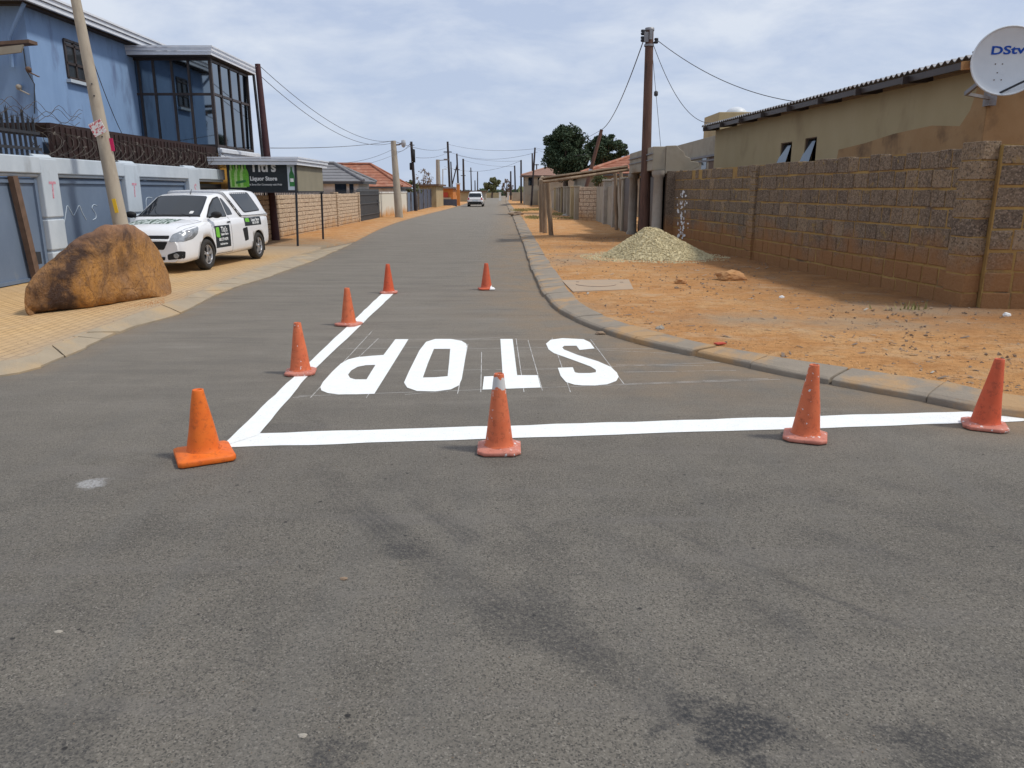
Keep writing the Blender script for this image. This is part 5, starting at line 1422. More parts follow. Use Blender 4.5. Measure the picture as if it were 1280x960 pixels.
k = g.rng(g.math('ADD', sz_.outputs[2], g.rng(g.noise(g.tc, .8, 5), .3, .7, -.25, .25)), .15, .65, 1, 0)
g.l(g.mix(k, (.62, .60, .52), (.50, .27, .10)), g.b.inputs['Base Color'])
mb = MB(); mb.bx((XT-.12, yq, 0), (XT+.04, yw, 1.58)); mb.build('wall_panel', wm, t); mb = MB(); mb.bx((XT-.15, yq, 1.58), (XT+.08, yw, 1.66)); mb.build('coping', m_white, t)
# lamp post
a_ = P(499, 272, .1); b_ = onY(491.5, 176, a_.y); LAMP = b_.copy()
t = pole('lamp_post', 'concrete street lamp post in front of the low white wall', 'street lamp', (a_.x, a_.y, 0), b_, .26, .16, m_poleconc, n=12)
mb = MB(); mb.tube([b_-Vector((0, 0, .25)), b_+Vector((.35, 0, -.22)), b_+Vector((.5, 0, -.15))], .05, 6); mb.build('arm', m_tin, t)
mb = MB(); mb.lathe([(.03, -.28), (.12, -.2), (.15, 0), (.13, .15), (0, .2)], b_+Vector((.62, 0, -.12)), 14, 'Z'); lh = mb.build('lamp_head', m_lens, t)

def sheet_fence(name, label, x, y0, y1, h, mat, post=2.2, rib=.18, cat='fence'):
    t = thing(name, label, cat, (x, y0, 0)); mb = MB(); y = y0
    pts = []
    while y < y1: pts += [(x, y), (x+.03, y+rib*.3), (x+.03, y+rib*.6), (x, y+rib*.9)]; y += rib
    n = len(pts); mb.add([(a2, b2, .1) for a2, b2 in pts]+[(a2, b2, h) for a2, b2 in pts], [(i, i+1, n+i+1, n+i) for i in range(n-1)]); mb.build('sheet_panel', mat, t, fix=False)
    y = y0
    while y <= y1: p = MB(); p.bx((x+.03, y-.05, 0), (x+.12, y+.05, h+.08)); p.build('post', m_tin, t); y += post
    return t
ya = onX(521, 250, XT).y; yb = onX(549, 250, XT+.4).y
sheet_fence('sheet_fence', 'plain grey sheet fence next to the low white wall', XT, yw, ya, 1.6, m_grey_panel)
sheet_fence('sheet_fence', 'navy corrugated fence with pale posts beyond the leaning pole', XT+.15, ya, yb+4, 1.85, m_navy, 3.3)
a_ = P(520, 264, .1); b_ = onY(514, 177, a_.y); P1 = b_.copy()
t = pole('timber_pole', 'thin leaning timber pole with dark box beside the navy fence', 'utility pole', (a_.x, a_.y, 0), b_, .14, .10, m_darkpole, n=8)
mb = MB(); q = onY(516.5, 195, a_.y); mb.lathe([(.0, -.5), (.16, -.5), (.16, .5), (0, .55)], q, 10); mb.lathe([(0, -.3), (.1, -.25), (.1, .25), (0, .3)], onY(513.5, 208, a_.y), 8); mb.build('transformer', m_black, t)
mb = MB(); mb.bar(onY(512, 181, a_.y), onY(518, 181.5, a_.y), .06, .06); mb.build('cross_arm', m_darkpole, t)

# distant poles; (base px, base py, top px, top py, radius, crossarm py, half arm px, label)
FARP = [
 (563, 252, 559.5, 177, .20, 190, 5, 'tall dark pole with a wide crossarm, tallest on the left far side'),
 (566, 250, 563.5, 202, .14, None, 0, 'thin dark pole directly right of the tall crossarm pole'),
 (573.5, 250, 571, 192, .18, 212, 3.5, 'dark pole with a slanting brace leaning against it'),
 (580, 248.5, 579, 198.5, .24, 219.5, 3, 'thick dark pole with low crossarm left of the white car'),
 (589.5, 246.5, 588.5, 209.5, .17, 214, 2.2, 'thin dark pole seen above the roof of the white car'),
 (597, 246, 597, 214.5, .17, None, 0, 'thin dark pole to the right above the white car'),
 (594, 246, 593.7, 225.5, .17, None, 0, 'shortest dark pole between the two thin poles above the car'),
 (638.6, 250, 638.4, 214, .17, None, 0, 'shorter dark pole nearest the road on the far right side'),
 (644.5, 251, 643.3, 207, .15, None, 0, 'middle one of the three evenly spaced dark poles at right'),
 (651.5, 254, 651.3, 200, .14, None, 0, 'plain dark pole in front of the pink-roofed far house'),
 (664, 257, 668.8, 184.5, .12, None, 0, 'tallest leaning dark pole left of the big dark tree'),
 (666, 256, 665.3, 191.5, .11, None, 0, 'dark pole crossing the tallest leaning one by the tree'),
 (671, 250, 670.8, 205, .13, 206, 3, 'dark pole with small arm just right of the crossing poles')]
TOPS = []
for (bpx, bpy_, tpx, tpy, r_, cy, hw, lab) in FARP:
    a_ = P(bpx, bpy_, .1); b_ = onY(tpx, tpy, a_.y); TOPS.append(b_.copy())
    t = pole('utility_pole', lab, 'utility pole', (a_.x, a_.y, 0), b_, r_, r_*.75, m_darkpole, 'dark poles lining the far street', n=8)
    if cy:
        mb = MB(); mb.bar(onY(tpx-hw, cy, a_.y), onY(tpx+hw, cy, a_.y), .14, .14); mb.build('cross_arm', m_darkpole, t)
a_ = P(565.5, 250, .1); b_ = onY(571, 206, 100); mb = MB(); 
a2 = onY(565.5, 230, TOPS[2].y); b2 = onY(571.5, 205, TOPS[2].y); mb.bar(a2, b2, .2, .2); mb.build('brace', m_darkpole, bpy.data.objects['utility_pole.002'])
a_ = P(548.5, 256, .1); b_ = onY(547.2, 199.5, a_.y); t = pole('lamp_post', 'grey concrete lamp post with long arm near the orange shop', 'street lamp', (a_.x, a_.y, 0), b_, .30, .22, m_conc, n=10)
mb = MB(); mb.bar(b_-Vector((0, 0, .1)), onY(556, 200, a_.y), .08, .08); mb.build('arm', m_tin, t); mb = MB(); mb.box(onY(557.5, 199.5, a_.y), (.5, .3, .18)); mb.build('lamp_head', m_tin, t)
a_ = P(553.5, 250, .1); b_ = onY(553.5, 211.5, a_.y); t = pole('lamp_post', 'slim grey street light with short arm behind the concrete one', 'street lamp', (a_.x, a_.y, 0), b_, .08, .07, m_conc, n=8)
mb = MB(); mb.bar(b_, b_+Vector((.35, 0, .02)), .06, .05); mb.box(b_+Vector((.5, 0, .02)), (.36, .2, .1)); mb.build('lamp_head', m_conc, t)

# shop, shacks and walls along the far left
def far_box(name, label, cat, px0, px1, pytop, Y, mat, depth=6, roof=None, base=0):
    a_ = onY(px0, pytop, Y); b_ = onY(px1, pytop, Y)
    t = thing(name, label, cat, (a_.x, Y, 0)); mb = MB(); mb.bx((a_.x, Y, base), (b_.x, Y+depth, a_.z)); mb.build('wall', mat, t)
    if roof:
        mb = MB(); mb.bx((a_.x-.3, Y-.4, a_.z), (b_.x+.3, Y+depth+.3, a_.z+.18)); mb.build('roof', roof, t)
    return t, a_, b_
t, a_, b_ = far_box('brick_outbuilding', 'low brown brick outbuilding behind the navy fence', 'building', 521, 545, 232.5, 78, m_brownplaster, 8, m_rust)
t, a_, b_ = far_box('spaza_shop', 'orange painted roadside shop with red board beside the tall crossarm pole', 'shop', 544, 566, 235.5, 96, m_orangeshop, 6, m_tin)
mb = MB(); p0 = onY(549, 240.5, 95.9); p1 = onY(560, 247, 95.9); mb.bx((p0.x, 95.85, p1.z), (p1.x, 95.96, p0.z)); mb.build('sign_board', m_redshop, t)
mb = MB(); p0 = onY(545, 246, 95.9); mb.bx((p0.x, 95.7, .1), (p0.x+1.8, 95.96, .9)); mb.build('counter', m_beige, t)
t, a_, b_ = far_box('gate_pillar', 'tall orange gate pillar left of the white car', 'pillar', 570.5, 574.5, 230.5, 92, m_orangeshop, .5)
mb = MB(); mb.box(((a_.x+b_.x)/2, 92.25, a_.z+.08), (.55, .65, .12)); mb.build('pillar_cap', m_white, t)
t, a_, b_ = far_box('dark_strip', 'low dark strip between the shop and the orange pillar', 'fence', 536, 571, 249, 88, m_navy, .08)  # thin dark panel, low, from the shop to the orange pillar
for i, (p0, p1, pt2, Y, mt, lab) in enumerate(((575, 592, 240, 118, m_brownplaster, 'brown outhouse wall just behind the white car'), (588, 607, 239.5, 150, m_beige, 'long low beige building beyond the white car'), (604, 626, 241, 190, m_brownplaster, 'brown wall closing the street under the round olive tree'), (640, 655, 240.5, 125, m_beige, 'low grey building behind the three evenly spaced poles'))):
    far_box('far_building', lab, 'building', p0, p1, pt2, Y, mt, 5, m_rust if i < 2 else None)
# far right boundary wall
t = thing('boundary_wall', 'brown boundary wall with red base running along the far right verge', 'wall', (2.6, 82, 0))
p0 = onY(652, 244, 90); mb = MB(); mb.bx((3.0, 79, 0), (3.2, 124, 1.75)); mb.build('wall_panel', m_brownplaster, t)
for px_, lab in ((625.0, 'small white gate pillar at the street end, left of its pair'), (635.5, 'small white gate pillar at the street end, right of its pair')):
    a_ = onY(px_-1.3, 241, 140); b_ = onY(px_+1.3, 241, 140); t = thing('gate_pillar', lab, 'pillar', (a_.x, 140, 0)); mb = MB(); mb.bx((a_.x, 140, 0), (b_.x, 140.4, a_.z)); mb.build('shaft', m_white, t)
    mb = MB(); mb.bx((a_.x-.06, 139.95, a_.z), (b_.x+.06, 140.45, a_.z+.1)); mb.build('pillar_cap', m_white, t)
# low hazy belt of far bush on both sides
for (x0, x1, Y, h0, lab) in ((-160, -22, 230, 4.2, 'left'), (2, 120, 235, 4.4, 'right'), (-24, 4, 262, 3.2, 'mid')):
    mb = MB()
    for _ in range(2600):
        x = rr.uniform(x0, x1); y = Y+rr.uniform(0, 12); hh_ = h0*(.55+.45*noise.noise(Vector((x*.09, 0, 3)))+.2*noise.noise(Vector((x*.35, 1, 3)))); z = rr.uniform(0, max(.5, hh_)); s_ = rr.uniform(.3, .7)
        u = Vector((rr.uniform(-1, 1), rr.uniform(-.5, .5), rr.uniform(-1, 1))).normalized(); w_ = u.orthogonal().normalized(); c_ = Vector((x, y, z))
        mb.add([c_-u*s_, c_-w_*s_*.6, c_+u*s_, c_+w_*s_*.6], [(0, 1, 2, 3)])
    tag(mb.build('far_bush', m_lgreen if lab != 'mid' else m_dgreen, fix=False), {'left': 'distant belt of bush and treetops behind the houses left of the street', 'right': 'distant belt of bush and treetops behind the houses right of the street', 'mid': 'dark far bush closing off the end of the street'}[lab], 'bush', kind='stuff')

# ------------------------------------------------------------------ trees
def tree(label, x, y, h, cz, rx, rz, n, leaf, mat, trunk_r=.2, seed=1, ry=None, name='tree', clumps=26, dens=.9):
    rt = random.Random(seed); t = thing(name, label, 'tree', (x, y, 0)); ry = ry or rx
    mb = MB(); base = Vector((x, y, 0)); mb.tube([base, base+Vector((.05, 0, cz*.4)), base+Vector((0, .05, cz*.8)), base+Vector((0, 0, cz+rz*.5))], [trunk_r, trunk_r*.8, trunk_r*.55, trunk_r*.15], 8)
    cl_ = []
    for k in range(clumps):
        while True:
            q = Vector((rt.uniform(-1, 1), rt.uniform(-1, 1), rt.uniform(-1, 1)))
            if .35 < q.length < .88: break
        c_ = Vector((x+q.x*rx, y+q.y*ry, cz+q.z*rz)); r_ = rt.uniform(.14, .32)
        cl_.append((c_, r_))
        if k % 2 == 0: mb.tube([base+Vector((0, 0, cz*rt.uniform(.5, .85))), base.lerp(c_, .5)+Vector((0, 0, cz*.3)), c_], [trunk_r*.3, trunk_r*.2, trunk_r*.05], 5)
    mb.build('trunk', m_bark, t)
    mb = MB()
    for _ in range(n):
        c_, r_ = rt.choice(cl_); q = Vector((rt.gauss(0, 1), rt.gauss(0, 1), rt.gauss(0, 1))).normalized()*(rt.random()**.4)
        p = c_+Vector((q.x*r_*rx, q.y*r_*ry, q.z*r_*rz*1.0)); u = Vector((rt.uniform(-1, 1), rt.uniform(-1, 1), rt.uniform(-1, 1))).normalized(); w_ = u.orthogonal().normalized(); w_ = (Matrix.Rotation(rt.uniform(0, 6.3), 3, u) @ w_); s_ = leaf*rt.uniform(.6, 1.3)
        mb.add([p-u*s_, p-w_*s_*.5, p+u*s_, p+w_*s_*.5], [(0, 1, 2, 3)])
    mb.build('crown', mat, t, fix=False)
    return t
c0 = onY(707, 193, 58); tree('large dense dark evergreen tree beyond the log frame', c0.x, 58, 6, c0.z+.1, 1.75, 1.95, 22000, .10, m_dgreen, .25, 3, clumps=95)
c0 = onY(700, 207, 60); tree('lower dark evergreen crown against the right flank of the large tree', onY(727, 210, 60).x, 60, 6, onY(727, 211, 60).z, .95, 1.0, 4000, .13, m_dgreen, .15, 4, clumps=20)
c0 = onY(757, 188, 66); tree('second dark evergreen tree behind the leaning timber pole', c0.x, 66, 6, c0.z, 1.85, 1.35, 13000, .10, m_dgreen, .25, 5, clumps=60)
c0 = onY(615, 232, 185); tree('round olive-green tree at the far end of the street', c0.x, 185, 6, c0.z+.3, 1.9, 1.9, 3000, .28, m_lgreen, .25, 6)
c0 = onY(633, 234, 200); tree('grey leafless tree right of the round olive tree', c0.x, 200, 6, c0.z, 1.7, 2.0, 800, .2, m_bare, .2, 7)
c0 = onY(514, 233, 70); tree('small green garden tree behind the grey sheet fence', c0.x, 70, 3, c0.z-.2, .9, .7, 1800, .12, m_lgreen, .1, 8)
c0 = onY(529, 226, 120); tree('thin leafless tree left of the grey concrete lamp post', c0.x, 120, 3, c0.z, 1.6, 1.8, 450, .14, m_bare, .12, 9)
c0 = onY(752, 224, 45.5); tree('bright green bush showing over the grey block wall', c0.x, 47, 2.2, 2.35, .5, .35, 900, .08, m_lgreen, .06, 10)

# dry grass tufts by the right walls
mb = MB()
for (cx, cy_, rx, ry, n) in [(*P(735, 273, .1).xy, 1.7, 1.0, 900), (*P(650, 263, .1).xy, .5, 3.5, 600), (*P(670, 262, .1).xy, .8, 3, 700), (*P(1140, 386, .1).xy, .35, .12, 30), (*P(668, 272, .1).xy, .5, 2, 500), (*P(700, 268, .1).xy, .7, 2, 400)]:
    for _ in range(n):
        x = cx+rr.gauss(0, rx*.6); y = cy_+rr.gauss(0, ry*.6); h_ = rr.uniform(.03, .14); a_ = rr.uniform(0, 6.3); w_ = .012*(1+y/30)
        mb.add([(x-math.cos(a_)*w_, y-math.sin(a_)*w_, .09), (x+math.cos(a_)*w_, y+math.sin(a_)*w_, .09), (x+rr.uniform(-.05, .05), y+rr.uniform(-.05, .05), .09+h_)], [(0, 1, 2)])
tag(mb.build('dry_grass', m_grass, fix=False), 'sparse dry grass along the far walls of the right verge', 'grass', kind='stuff')
# thin slabs lying on verge far right
for px_, py_, w_, lab in ((645, 269, .5, 'dark clump of dumped rubble beside the far kerb'), (722, 270, .9, 'broken concrete slab at the foot of the leaning timber pole')):
    rock('rubble_slab', lab, px_, py_, w_*2, .25, m_conc if px_ > 700 else m_pebble, int(px_))

# ------------------------------------------------------------------ cables
def cable(a, b, sag, r=.012, label='', n=28, group='overhead cables'):
    a = Vector(a); b = Vector(b); mb = MB(); pts = []
    for i in range(n+1):
        f = i/n; q = a.lerp(b, f); q.z -= sag*4*f*(1-f); pts.append(q)
    mb.tube(pts, r*.52, 5); o = mb.build('overhead_cable', m_wirek, base=a); tag(o, label, 'cable', group); return o
m_wirek = M('cable_black', (.075, .075, .08), rough=.7)
cable(POLE_TOP+Vector((.2, 0, .1)), onY(1002, 128, 24), .35, .022, 'cable from the tall timber pole to the corrugated roof edge')
cable(POLE_TOP+Vector((.15, 0, -.1)), onY(893, 153, 29.5), .7, .02, 'cable from the tall timber pole to the far end of the corrugated roof')
cable(POLE_TOP+Vector((-.2, 0, 0)), LP, .5, .034, 'thick twisted cable between the tall and the leaning timber poles')
cable(POLE_TOP+Vector((.1, 0, -.2)), onY(826, 184, 29), .0, .016, 'straight stay wire dropping from the tall pole to the broken parapet')
q = onY(820, 117, 27.8); mb = MB(); mb.lathe([(0, -.1), (.07, -.06), (.07, .06), (0, .1)], q, 10); tag(mb.build('stay_insulator', m_wirek, base=q), 'small dark insulator on the stay wire behind the tall pole', 'insulator')
cable(LP, TOPS[10], .6, .022, 'sagging cable from the leaning timber pole past the dark tree')
cable(MP, LAMP, .75, .02, 'upper cable from the maroon pole to the concrete lamp post')
cable(MP+Vector((0, 0, -.3)), LAMP+Vector((0, 0, -.1)), .85, .02, 'lower cable from the maroon pole to the concrete lamp post')
cable(onY(338, 185, 26), LAMP+Vector((0, 0, .0)), .12, .022, 'level cable from the blue house to the concrete lamp post')
cable(POLE_L+Vector((-.05, -.1, .1)), (bx+.02, onX(155, 172, bx+.02).y, onX(155, 172, bx+.02).z), .25, .018, 'drooping dark cable from the leaning concrete pole to the blue house')
cable(LAMP, TOPS[0]+Vector((0, 0, -.8)), .5, .03, 'cable from the concrete lamp post to the tall crossarm pole')
cable(LAMP+Vector((0, 0, -.6)), P1, .3, .03, 'short cable from the concrete lamp post to the thin leaning pole')
for i, (pa, pb_, ya_, yb_, s_) in enumerate((((559, 180), (668, 186), TOPS[0].y, TOPS[10].y, .5), ((562, 190), (672, 190), TOPS[0].y, TOPS[10].y, .9), ((520, 197), (560, 190), P1.y, TOPS[0].y, .3), ((572, 194), (652, 201), TOPS[2].y, TOPS[9].y, .4), ((579, 200), (644, 208), TOPS[3].y, TOPS[8].y, .4), ((555, 208), (651, 201), TOPS[0].y, TOPS[9].y, 1.0), ((408, 204), (492, 186), 40, LAMP.y, .25), ((405, 212), (514, 182), 45, P1.y, .4), ((669, 186), (735, 193), TOPS[10].y, 50, .3))):
    cable(onY(*pa, ya_), onY(*pb_, yb_), s_, .03 if i < 6 else .018, ('upper', 'second', 'short left', 'third', 'fourth', 'lowest', 'thin roof', 'lower roof', 'tree-side')[i]+' one of the thin cables crossing the far street')

# ------------------------------------------------------------------ vehicles
def interp(keys, x):
    if x <= keys[0][0]: return keys[0][1:]
    for a, b in zip(keys, keys[1:]):
        if a[0] <= x <= b[0]:
            f = (x-a[0])/(b[0]-a[0]); return tuple(p+(q-p)*f for p, q in zip(a[1:], b[1:]))
    return keys[-1][1:]
def loft(sections):
    mb = MB(); mb.smooth = True; n = len(sections[0]); vs = [q for s in sections for q in s]; fs = []
    for k in range(len(sections)-1):
        for i in range(n): fs.append((k*n+i, k*n+(i+1) % n, (k+1)*n+(i+1) % n, (k+1)*n+i))
    mb.add(vs, fs); mb.smooth = False; mb.add(sections[0], [tuple(range(n-1, -1, -1))]); mb.add(sections[-1], [tuple(range(n))])
    return mb
def mirror(half):  # half: list of (y,z) from bottom centre to top centre
    return half+[(-y, z) for y, z in reversed(half) if abs(y) > 1e-6]
def lower_body(keys, xs):
    secs = []
    for x in xs:
        w, zb, zs, zt_ = interp(keys, x); zm_ = zb+(zs-zb)*.55
        half = [(0, zb), (w*.88, zb), (w*.955, zb+.03), (w*.985, zb+.10), (w, zb+.2), (w*1.0, zm_), (w*.992, zm_+(zs-zm_)*.5), (w*.972, zs-.06), (w*.945, zs-.02), (w*.90, zs), (w*.75, zs+(zt_-zs)*.5), (w*.45, zs+(zt_-zs)*.85), (0, zt_)]
        secs.append([Vector((x, y, z)) for y, z in mirror(half)])
    return loft(secs)
def upper_body(keys, xs, shear=None):
    secs = []
    for x in xs:
        wb, zb, wr, zr2 = interp(keys, x); hgt = zr2-zb
        half = [(0, zb-.05), (wb, zb-.05), (wb, zb+.01), (wb+(wr-wb)*.33, zb+hgt*.33), (wb+(wr-wb)*.66, zb+hgt*.66), (wr+.012, zr2-min(.06, hgt*.3)), (wr-.02, zr2-min(.022, hgt*.1)), (wr-.08, zr2), (wr*.6, zr2+.012), (0, zr2+.02)]
        secs.append([Vector((x+(shear(z) if shear else 0), y, z)) for y, z in mirror(half)])
    return loft(secs)
def bvh_of(objs):
    vs = []; fs = []
    for o in objs:
        k = len(vs); vs += [v.co.copy() for v in o.data.vertices]; fs += [tuple(k+i for i in p.vertices) for p in o.data.polygons]
    return BVHTree.FromPolygons(vs, fs)
def patch(bvh, poly, fn, d, name, mat, parent, off=.004, cuts=5, writing=None):
    """poly in 2-D; fn(a,b)->start point; projected along d on to the body"""
    bm = bmesh.new()
    if writing is None:
        vs = [bm.verts.new((a, b, 0)) for a, b in poly]; f = bm.faces.new(vs)
        bmesh.ops.triangulate(bm, faces=[f])
        for _ in range(cuts): bmesh.ops.subdivide_edges(bm, edges=[e for e in bm.edges if e.calc_length() > .07], cuts=1, use_grid_fill=True); bmesh.ops.triangulate(bm, faces=bm.faces)
    else:
        wv, wf = writing
        vs = [bm.verts.new((q[0], q[1], 0)) for q in wv]
        for f in wf:
            try: bm.faces.new([vs[i] for i in f])
            except Exception: pass
    d = Vector(d).normalized()
    for v in bm.verts:
        o = fn(v.co.x, v.co.y); hit = bvh.ray_cast(o, d)
        v.co = (hit[0]-d*off) if hit[0] else o+d*1.0
    bmesh.ops.recalc_face_normals(bm, faces=bm.faces)
    if sum((f.normal.dot(d) for f in bm.faces)) > 0: bmesh.ops.reverse_faces(bm, faces=bm.faces)
    return from_bm(name, bm, mat, parent, None, True)
def bool_wheels(o, centers, r, w, depth):
    for (x, z) in centers:
        for s in (-1, 1):
            mb = MB(); mb.cone((x, s*(w+.2), z), (x, s*(w-depth), z), r, r, 40)
            c = mb.build('cut', m_black); md = o.modifiers.new('b', 'BOOLEAN'); md.operation = 'DIFFERENCE'; md.object = c; md.solver = 'EXACT'; md.material_mode = 'TRANSFER'
            dg = bpy.context.evaluated_depsgraph_get(); dg.update()
            me = bpy.data.meshes.new_from_object(o.evaluated_get(dg)); o.modifiers.clear(); old = o.data; o.data = me
            bpy.data.objects.remove(c)
    if len(o.data.materials) < 2: pass
def wheel(t, x, y, z, r, w, side, spokes=5, name='wheel'):
    mb = MB(); prof = [(r*.60, -w/2+.01), (r*.62, -w/2), (r*.90, -w/2), (r*.975, -w/2+.02), (r, -w/2+.05), (r, w/2-.05), (r*.975, w/2-.02), (r*.90, w/2), (r*.68, w/2), (r*.66, w/2-.02), (r*.64, w/2-.06)]
    if side < 0: prof = [(a, -b) for a, b in prof]
    mb.lathe(prof, (x, y, z), 40, 'Y'); ty = mb.build(name, m_tyre, t)
    mb = MB(); rr_ = r*.65; f = side*(w/2-.02)
    mb.lathe([(rr_, f-side*.10), (rr_, f), (rr_*.93, f+side*.005), (rr_*.90, f-side*.02), (rr_*.88, f-side*.09)], (x, y, z), 40, 'Y')
    for k in range(spokes):
        for dd in (-.13, .13):
            a = 2*math.pi*k/spokes+.3+dd; a2 = 2*math.pi*k/spokes+.3+dd*.5
            p0 = Vector((x+math.cos(a2)*rr_*.16, y+f-side*.012, z+math.sin(a2)*rr_*.16)); p1 = Vector((x+math.cos(a)*rr_*.93, y+f-side*.006, z+math.sin(a)*rr_*.93))
            mb.bar(p0, p1, .03, .018, (0, 1, 0))
    mb.lathe([(0, f+side*.002), (rr_*.2, f-side*.002), (rr_*.24, f-side*.03)], (x, y, z), 20, 'Y')
    mb.build('rim', m_silver, ty)
    mb = MB(); mb.lathe([(0, f-side*.075), (rr_*.9, f-side*.08)], (x, y, z), 30, 'Y'); mb.build('brake_disc', m_black, ty)
    return ty

# ---- white pickup with canopy (local frame: +x forward, +y its left flank)
fw = P(258, 336.5, .125); rw = P(323, 322.5, .125)
fwd = (fw-rw).normalized(); ang = math.atan2(fwd.y, fwd.x); wbase = (fw-rw).length
SC = 1.0
car = thing('pickup_truck', 'white pickup with white canopy and green-black sign decals parked on the pavement', 'pickup truck', (0, 0, 0), local=True)
WX = 1.36
low = [(-2.20, .68, .46, .98, 1.0), (-2.16, .80, .36, 1.02, 1.03), (-2.05, .845, .32, 1.05, 1.06), (-1.8, .865, .29, 1.06, 1.07), (-1.0, .875, .25, 1.06, 1.07), (0, .875, .24, 1.04, 1.07), (.9, .875, .24, 1.0, 1.09), (1.2, .873, .24, .985, 1.078), (1.5, .868, .23, .955, 1.045), (1.75, .86, .23, .925, 1.005), (1.95, .84, .22, .885, .955), (2.08, .81, .21, .84, .895), (2.16, .78, .205, .79, .84), (2.22, .73, .21, .72, .76), (2.26, .66, .23, .64, .665)]
xs_ = [-2.20, -2.18, -2.16, -2.1, -2.05]+frange(-2.0, 1.9, .1)+[1.95, 2.0, 2.04, 2.08, 2.12, 2.16, 2.19, 2.22, 2.24, 2.26]
mb = lower_body(low, xs_); body = mb.build('body', m_carwhite, car)
bool_wheels(body, ((WX, .32), (-WX, .32)), .375, .87, .34)
cabk = [(-.95, .81, 1.04, .625, 1.56), (-.2, .81, 1.03, .62, 1.575), (.2, .805, 1.02, .615, 1.56), (.38, .80, 1.01, .62, 1.54), (.52, .795, 1.0, .635, 1.50), (1.22, .775, .99, .72, 1.11), (1.34, .75, .97, .71, 1.03)]
mb = upper_body(cabk, [-.95, -.7, -.5, -.2, 0, .1, .2, .27, .33, .38, .45, .52, .6, .7, .8, .9, 1.0, 1.1, 1.16, 1.22, 1.28, 1.34]); cab = mb.build('cab', m_carwhite, car)
cank = [(-2.17, .80, 1.05, .74, 1.09), (-2.12, .81, 1.05, .71, 1.2), (-1.98, .825, 1.05, .665, 1.45), (-1.88, .83, 1.05, .65, 1.56), (-1.75, .835, 1.05, .645, 1.615), (-1.3, .84, 1.05, .645, 1.64), (-.5, .84, 1.05, .64, 1.625)]
secs = []
canx = [-2.17, -2.14, -2.12, -2.05, -1.98, -1.93, -1.88, -1.82, -1.75, -1.5, -1.3, -1.0, -.75, -.5]
mb = upper_body(cank, canx); 
# slanted front edge: shear the last stations forward with height
nsec = len(mb.v)
for v in mb.v:
    if v.x > -.75: v.x += .50*max(0, (v.z-1.03))/.6*((v.x+.75)/.25)
canopy = mb.build('canopy', m_carwhite, car)
bv_all = bvh_of([body, cab, canopy])
L = lambda a, b: Vector((a, 2.0, b))      # project from the left flank
Rr_ = lambda a, b: Vector((a, -2.0, b))
FR = lambda a, b: Vector((4.0, a, b))     # from the front
TP = lambda a, b: Vector((a, b, 3.0))     # from above
dL = (0, -1, 0); dR = (0, 1, 0); dF = (-1, 0, 0); dT = (0, 0, -1)
def rnd_poly(pts, r=.04, n=4):
    out = []; k = len(pts)
    for i in range(k):
        p0, p1, p2 = Vector(pts[i-1]), Vector(pts[i]), Vector(pts[(i+1) % k]); a = (p0-p1); b = (p2-p1); ra = min(r, a.length*.45); rb_ = min(r, b.length*.45)
        A_ = p1+a.normalized()*ra; B_ = p1+b.normalized()*rb_
        for j in range(n+1):
            f = j/n; q = A_*(1-f)**2+p1*2*f*(1-f)+B_*f*f; out.append((q.x, q.y))
    return out
doorwin = rnd_poly([(1.01, 1.085), (.72, 1.30), (.47, 1.44), (.20, 1.485), (.20, 1.075)], .05)
quarter = rnd_poly([(.14, 1.09), (.14, 1.475), (.06, 1.465), (-.13, 1.22), (-.14, 1.10)], .04)
canwin = rnd_poly([(-.36, 1.555), (-1.36, 1.57), (-1.66, 1.17), (-.74, 1.145)], .07)
cangask = rnd_poly([(-.32, 1.58), (-1.38, 1.595), (-1.71, 1.15), (-.71, 1.12)], .08)
for fn, d, in ((L, dL), (Rr_, dR)):
    patch(bv_all, rnd_poly([(1.09, 1.065), (.74, 1.325), (.48, 1.465), (.17, 1.51), (.17, 1.06)], .06), fn, d, 'door_window', m_black, car, .003)
    patch(bv_all, doorwin, fn, d, 'window_glass', m_tint, car, .006)
    patch(bv_all, quarter, fn, d, 'quarter_window', m_tint, car, .005)
    patch(bv_all, cangask, fn, d, 'canopy_gasket', m_black, canopy, .003)
    patch(bv_all, canwin, fn, d, 'canopy_window', m_tint, canopy, .006)
    # black vent panel behind the door
    patch(bv_all, rnd_poly([(-.45, .77), (-.72, .80), (-.74, .50), (-.53, .48)], .03), fn, d, 'side_vent', m_black, car, .004)
    # shut lines
    for poly in ([(.155, .30), (.145, .30), (.145, 1.06), (.155, 1.06)], [(1.06, .62), (1.068, .62), (1.112, 1.02), (1.104, 1.02)], [(.145, .292), (1.0, .292), (1.0, .30), (.145, .30)],
                 [(-.48, 1.066), (-2.12, 1.066), (-2.12, 1.052), (-.48, 1.052)]):
        patch(bv_all, poly, fn, d, 'shut_line', m_black, car, .002)
    patch(bv_all, rnd_poly([(.34, .935), (.34, .965), (.18, .965), (.18, .935)], .014), fn, d, 'door_handle', m_black, car, .02)
    patch(bv_all, [(-.475, 1.03), (-.525, 1.05), (-.06, 1.60), (-.035, 1.595)], fn, d, 'canopy_seal', m_black, car, .008)
    patch(bv_all, [(-2.185, .60), (-2.185, .97), (-2.13, 1.0), (-2.10, .62)], fn, d, 'tail_light', m_redlamp, car, .004)
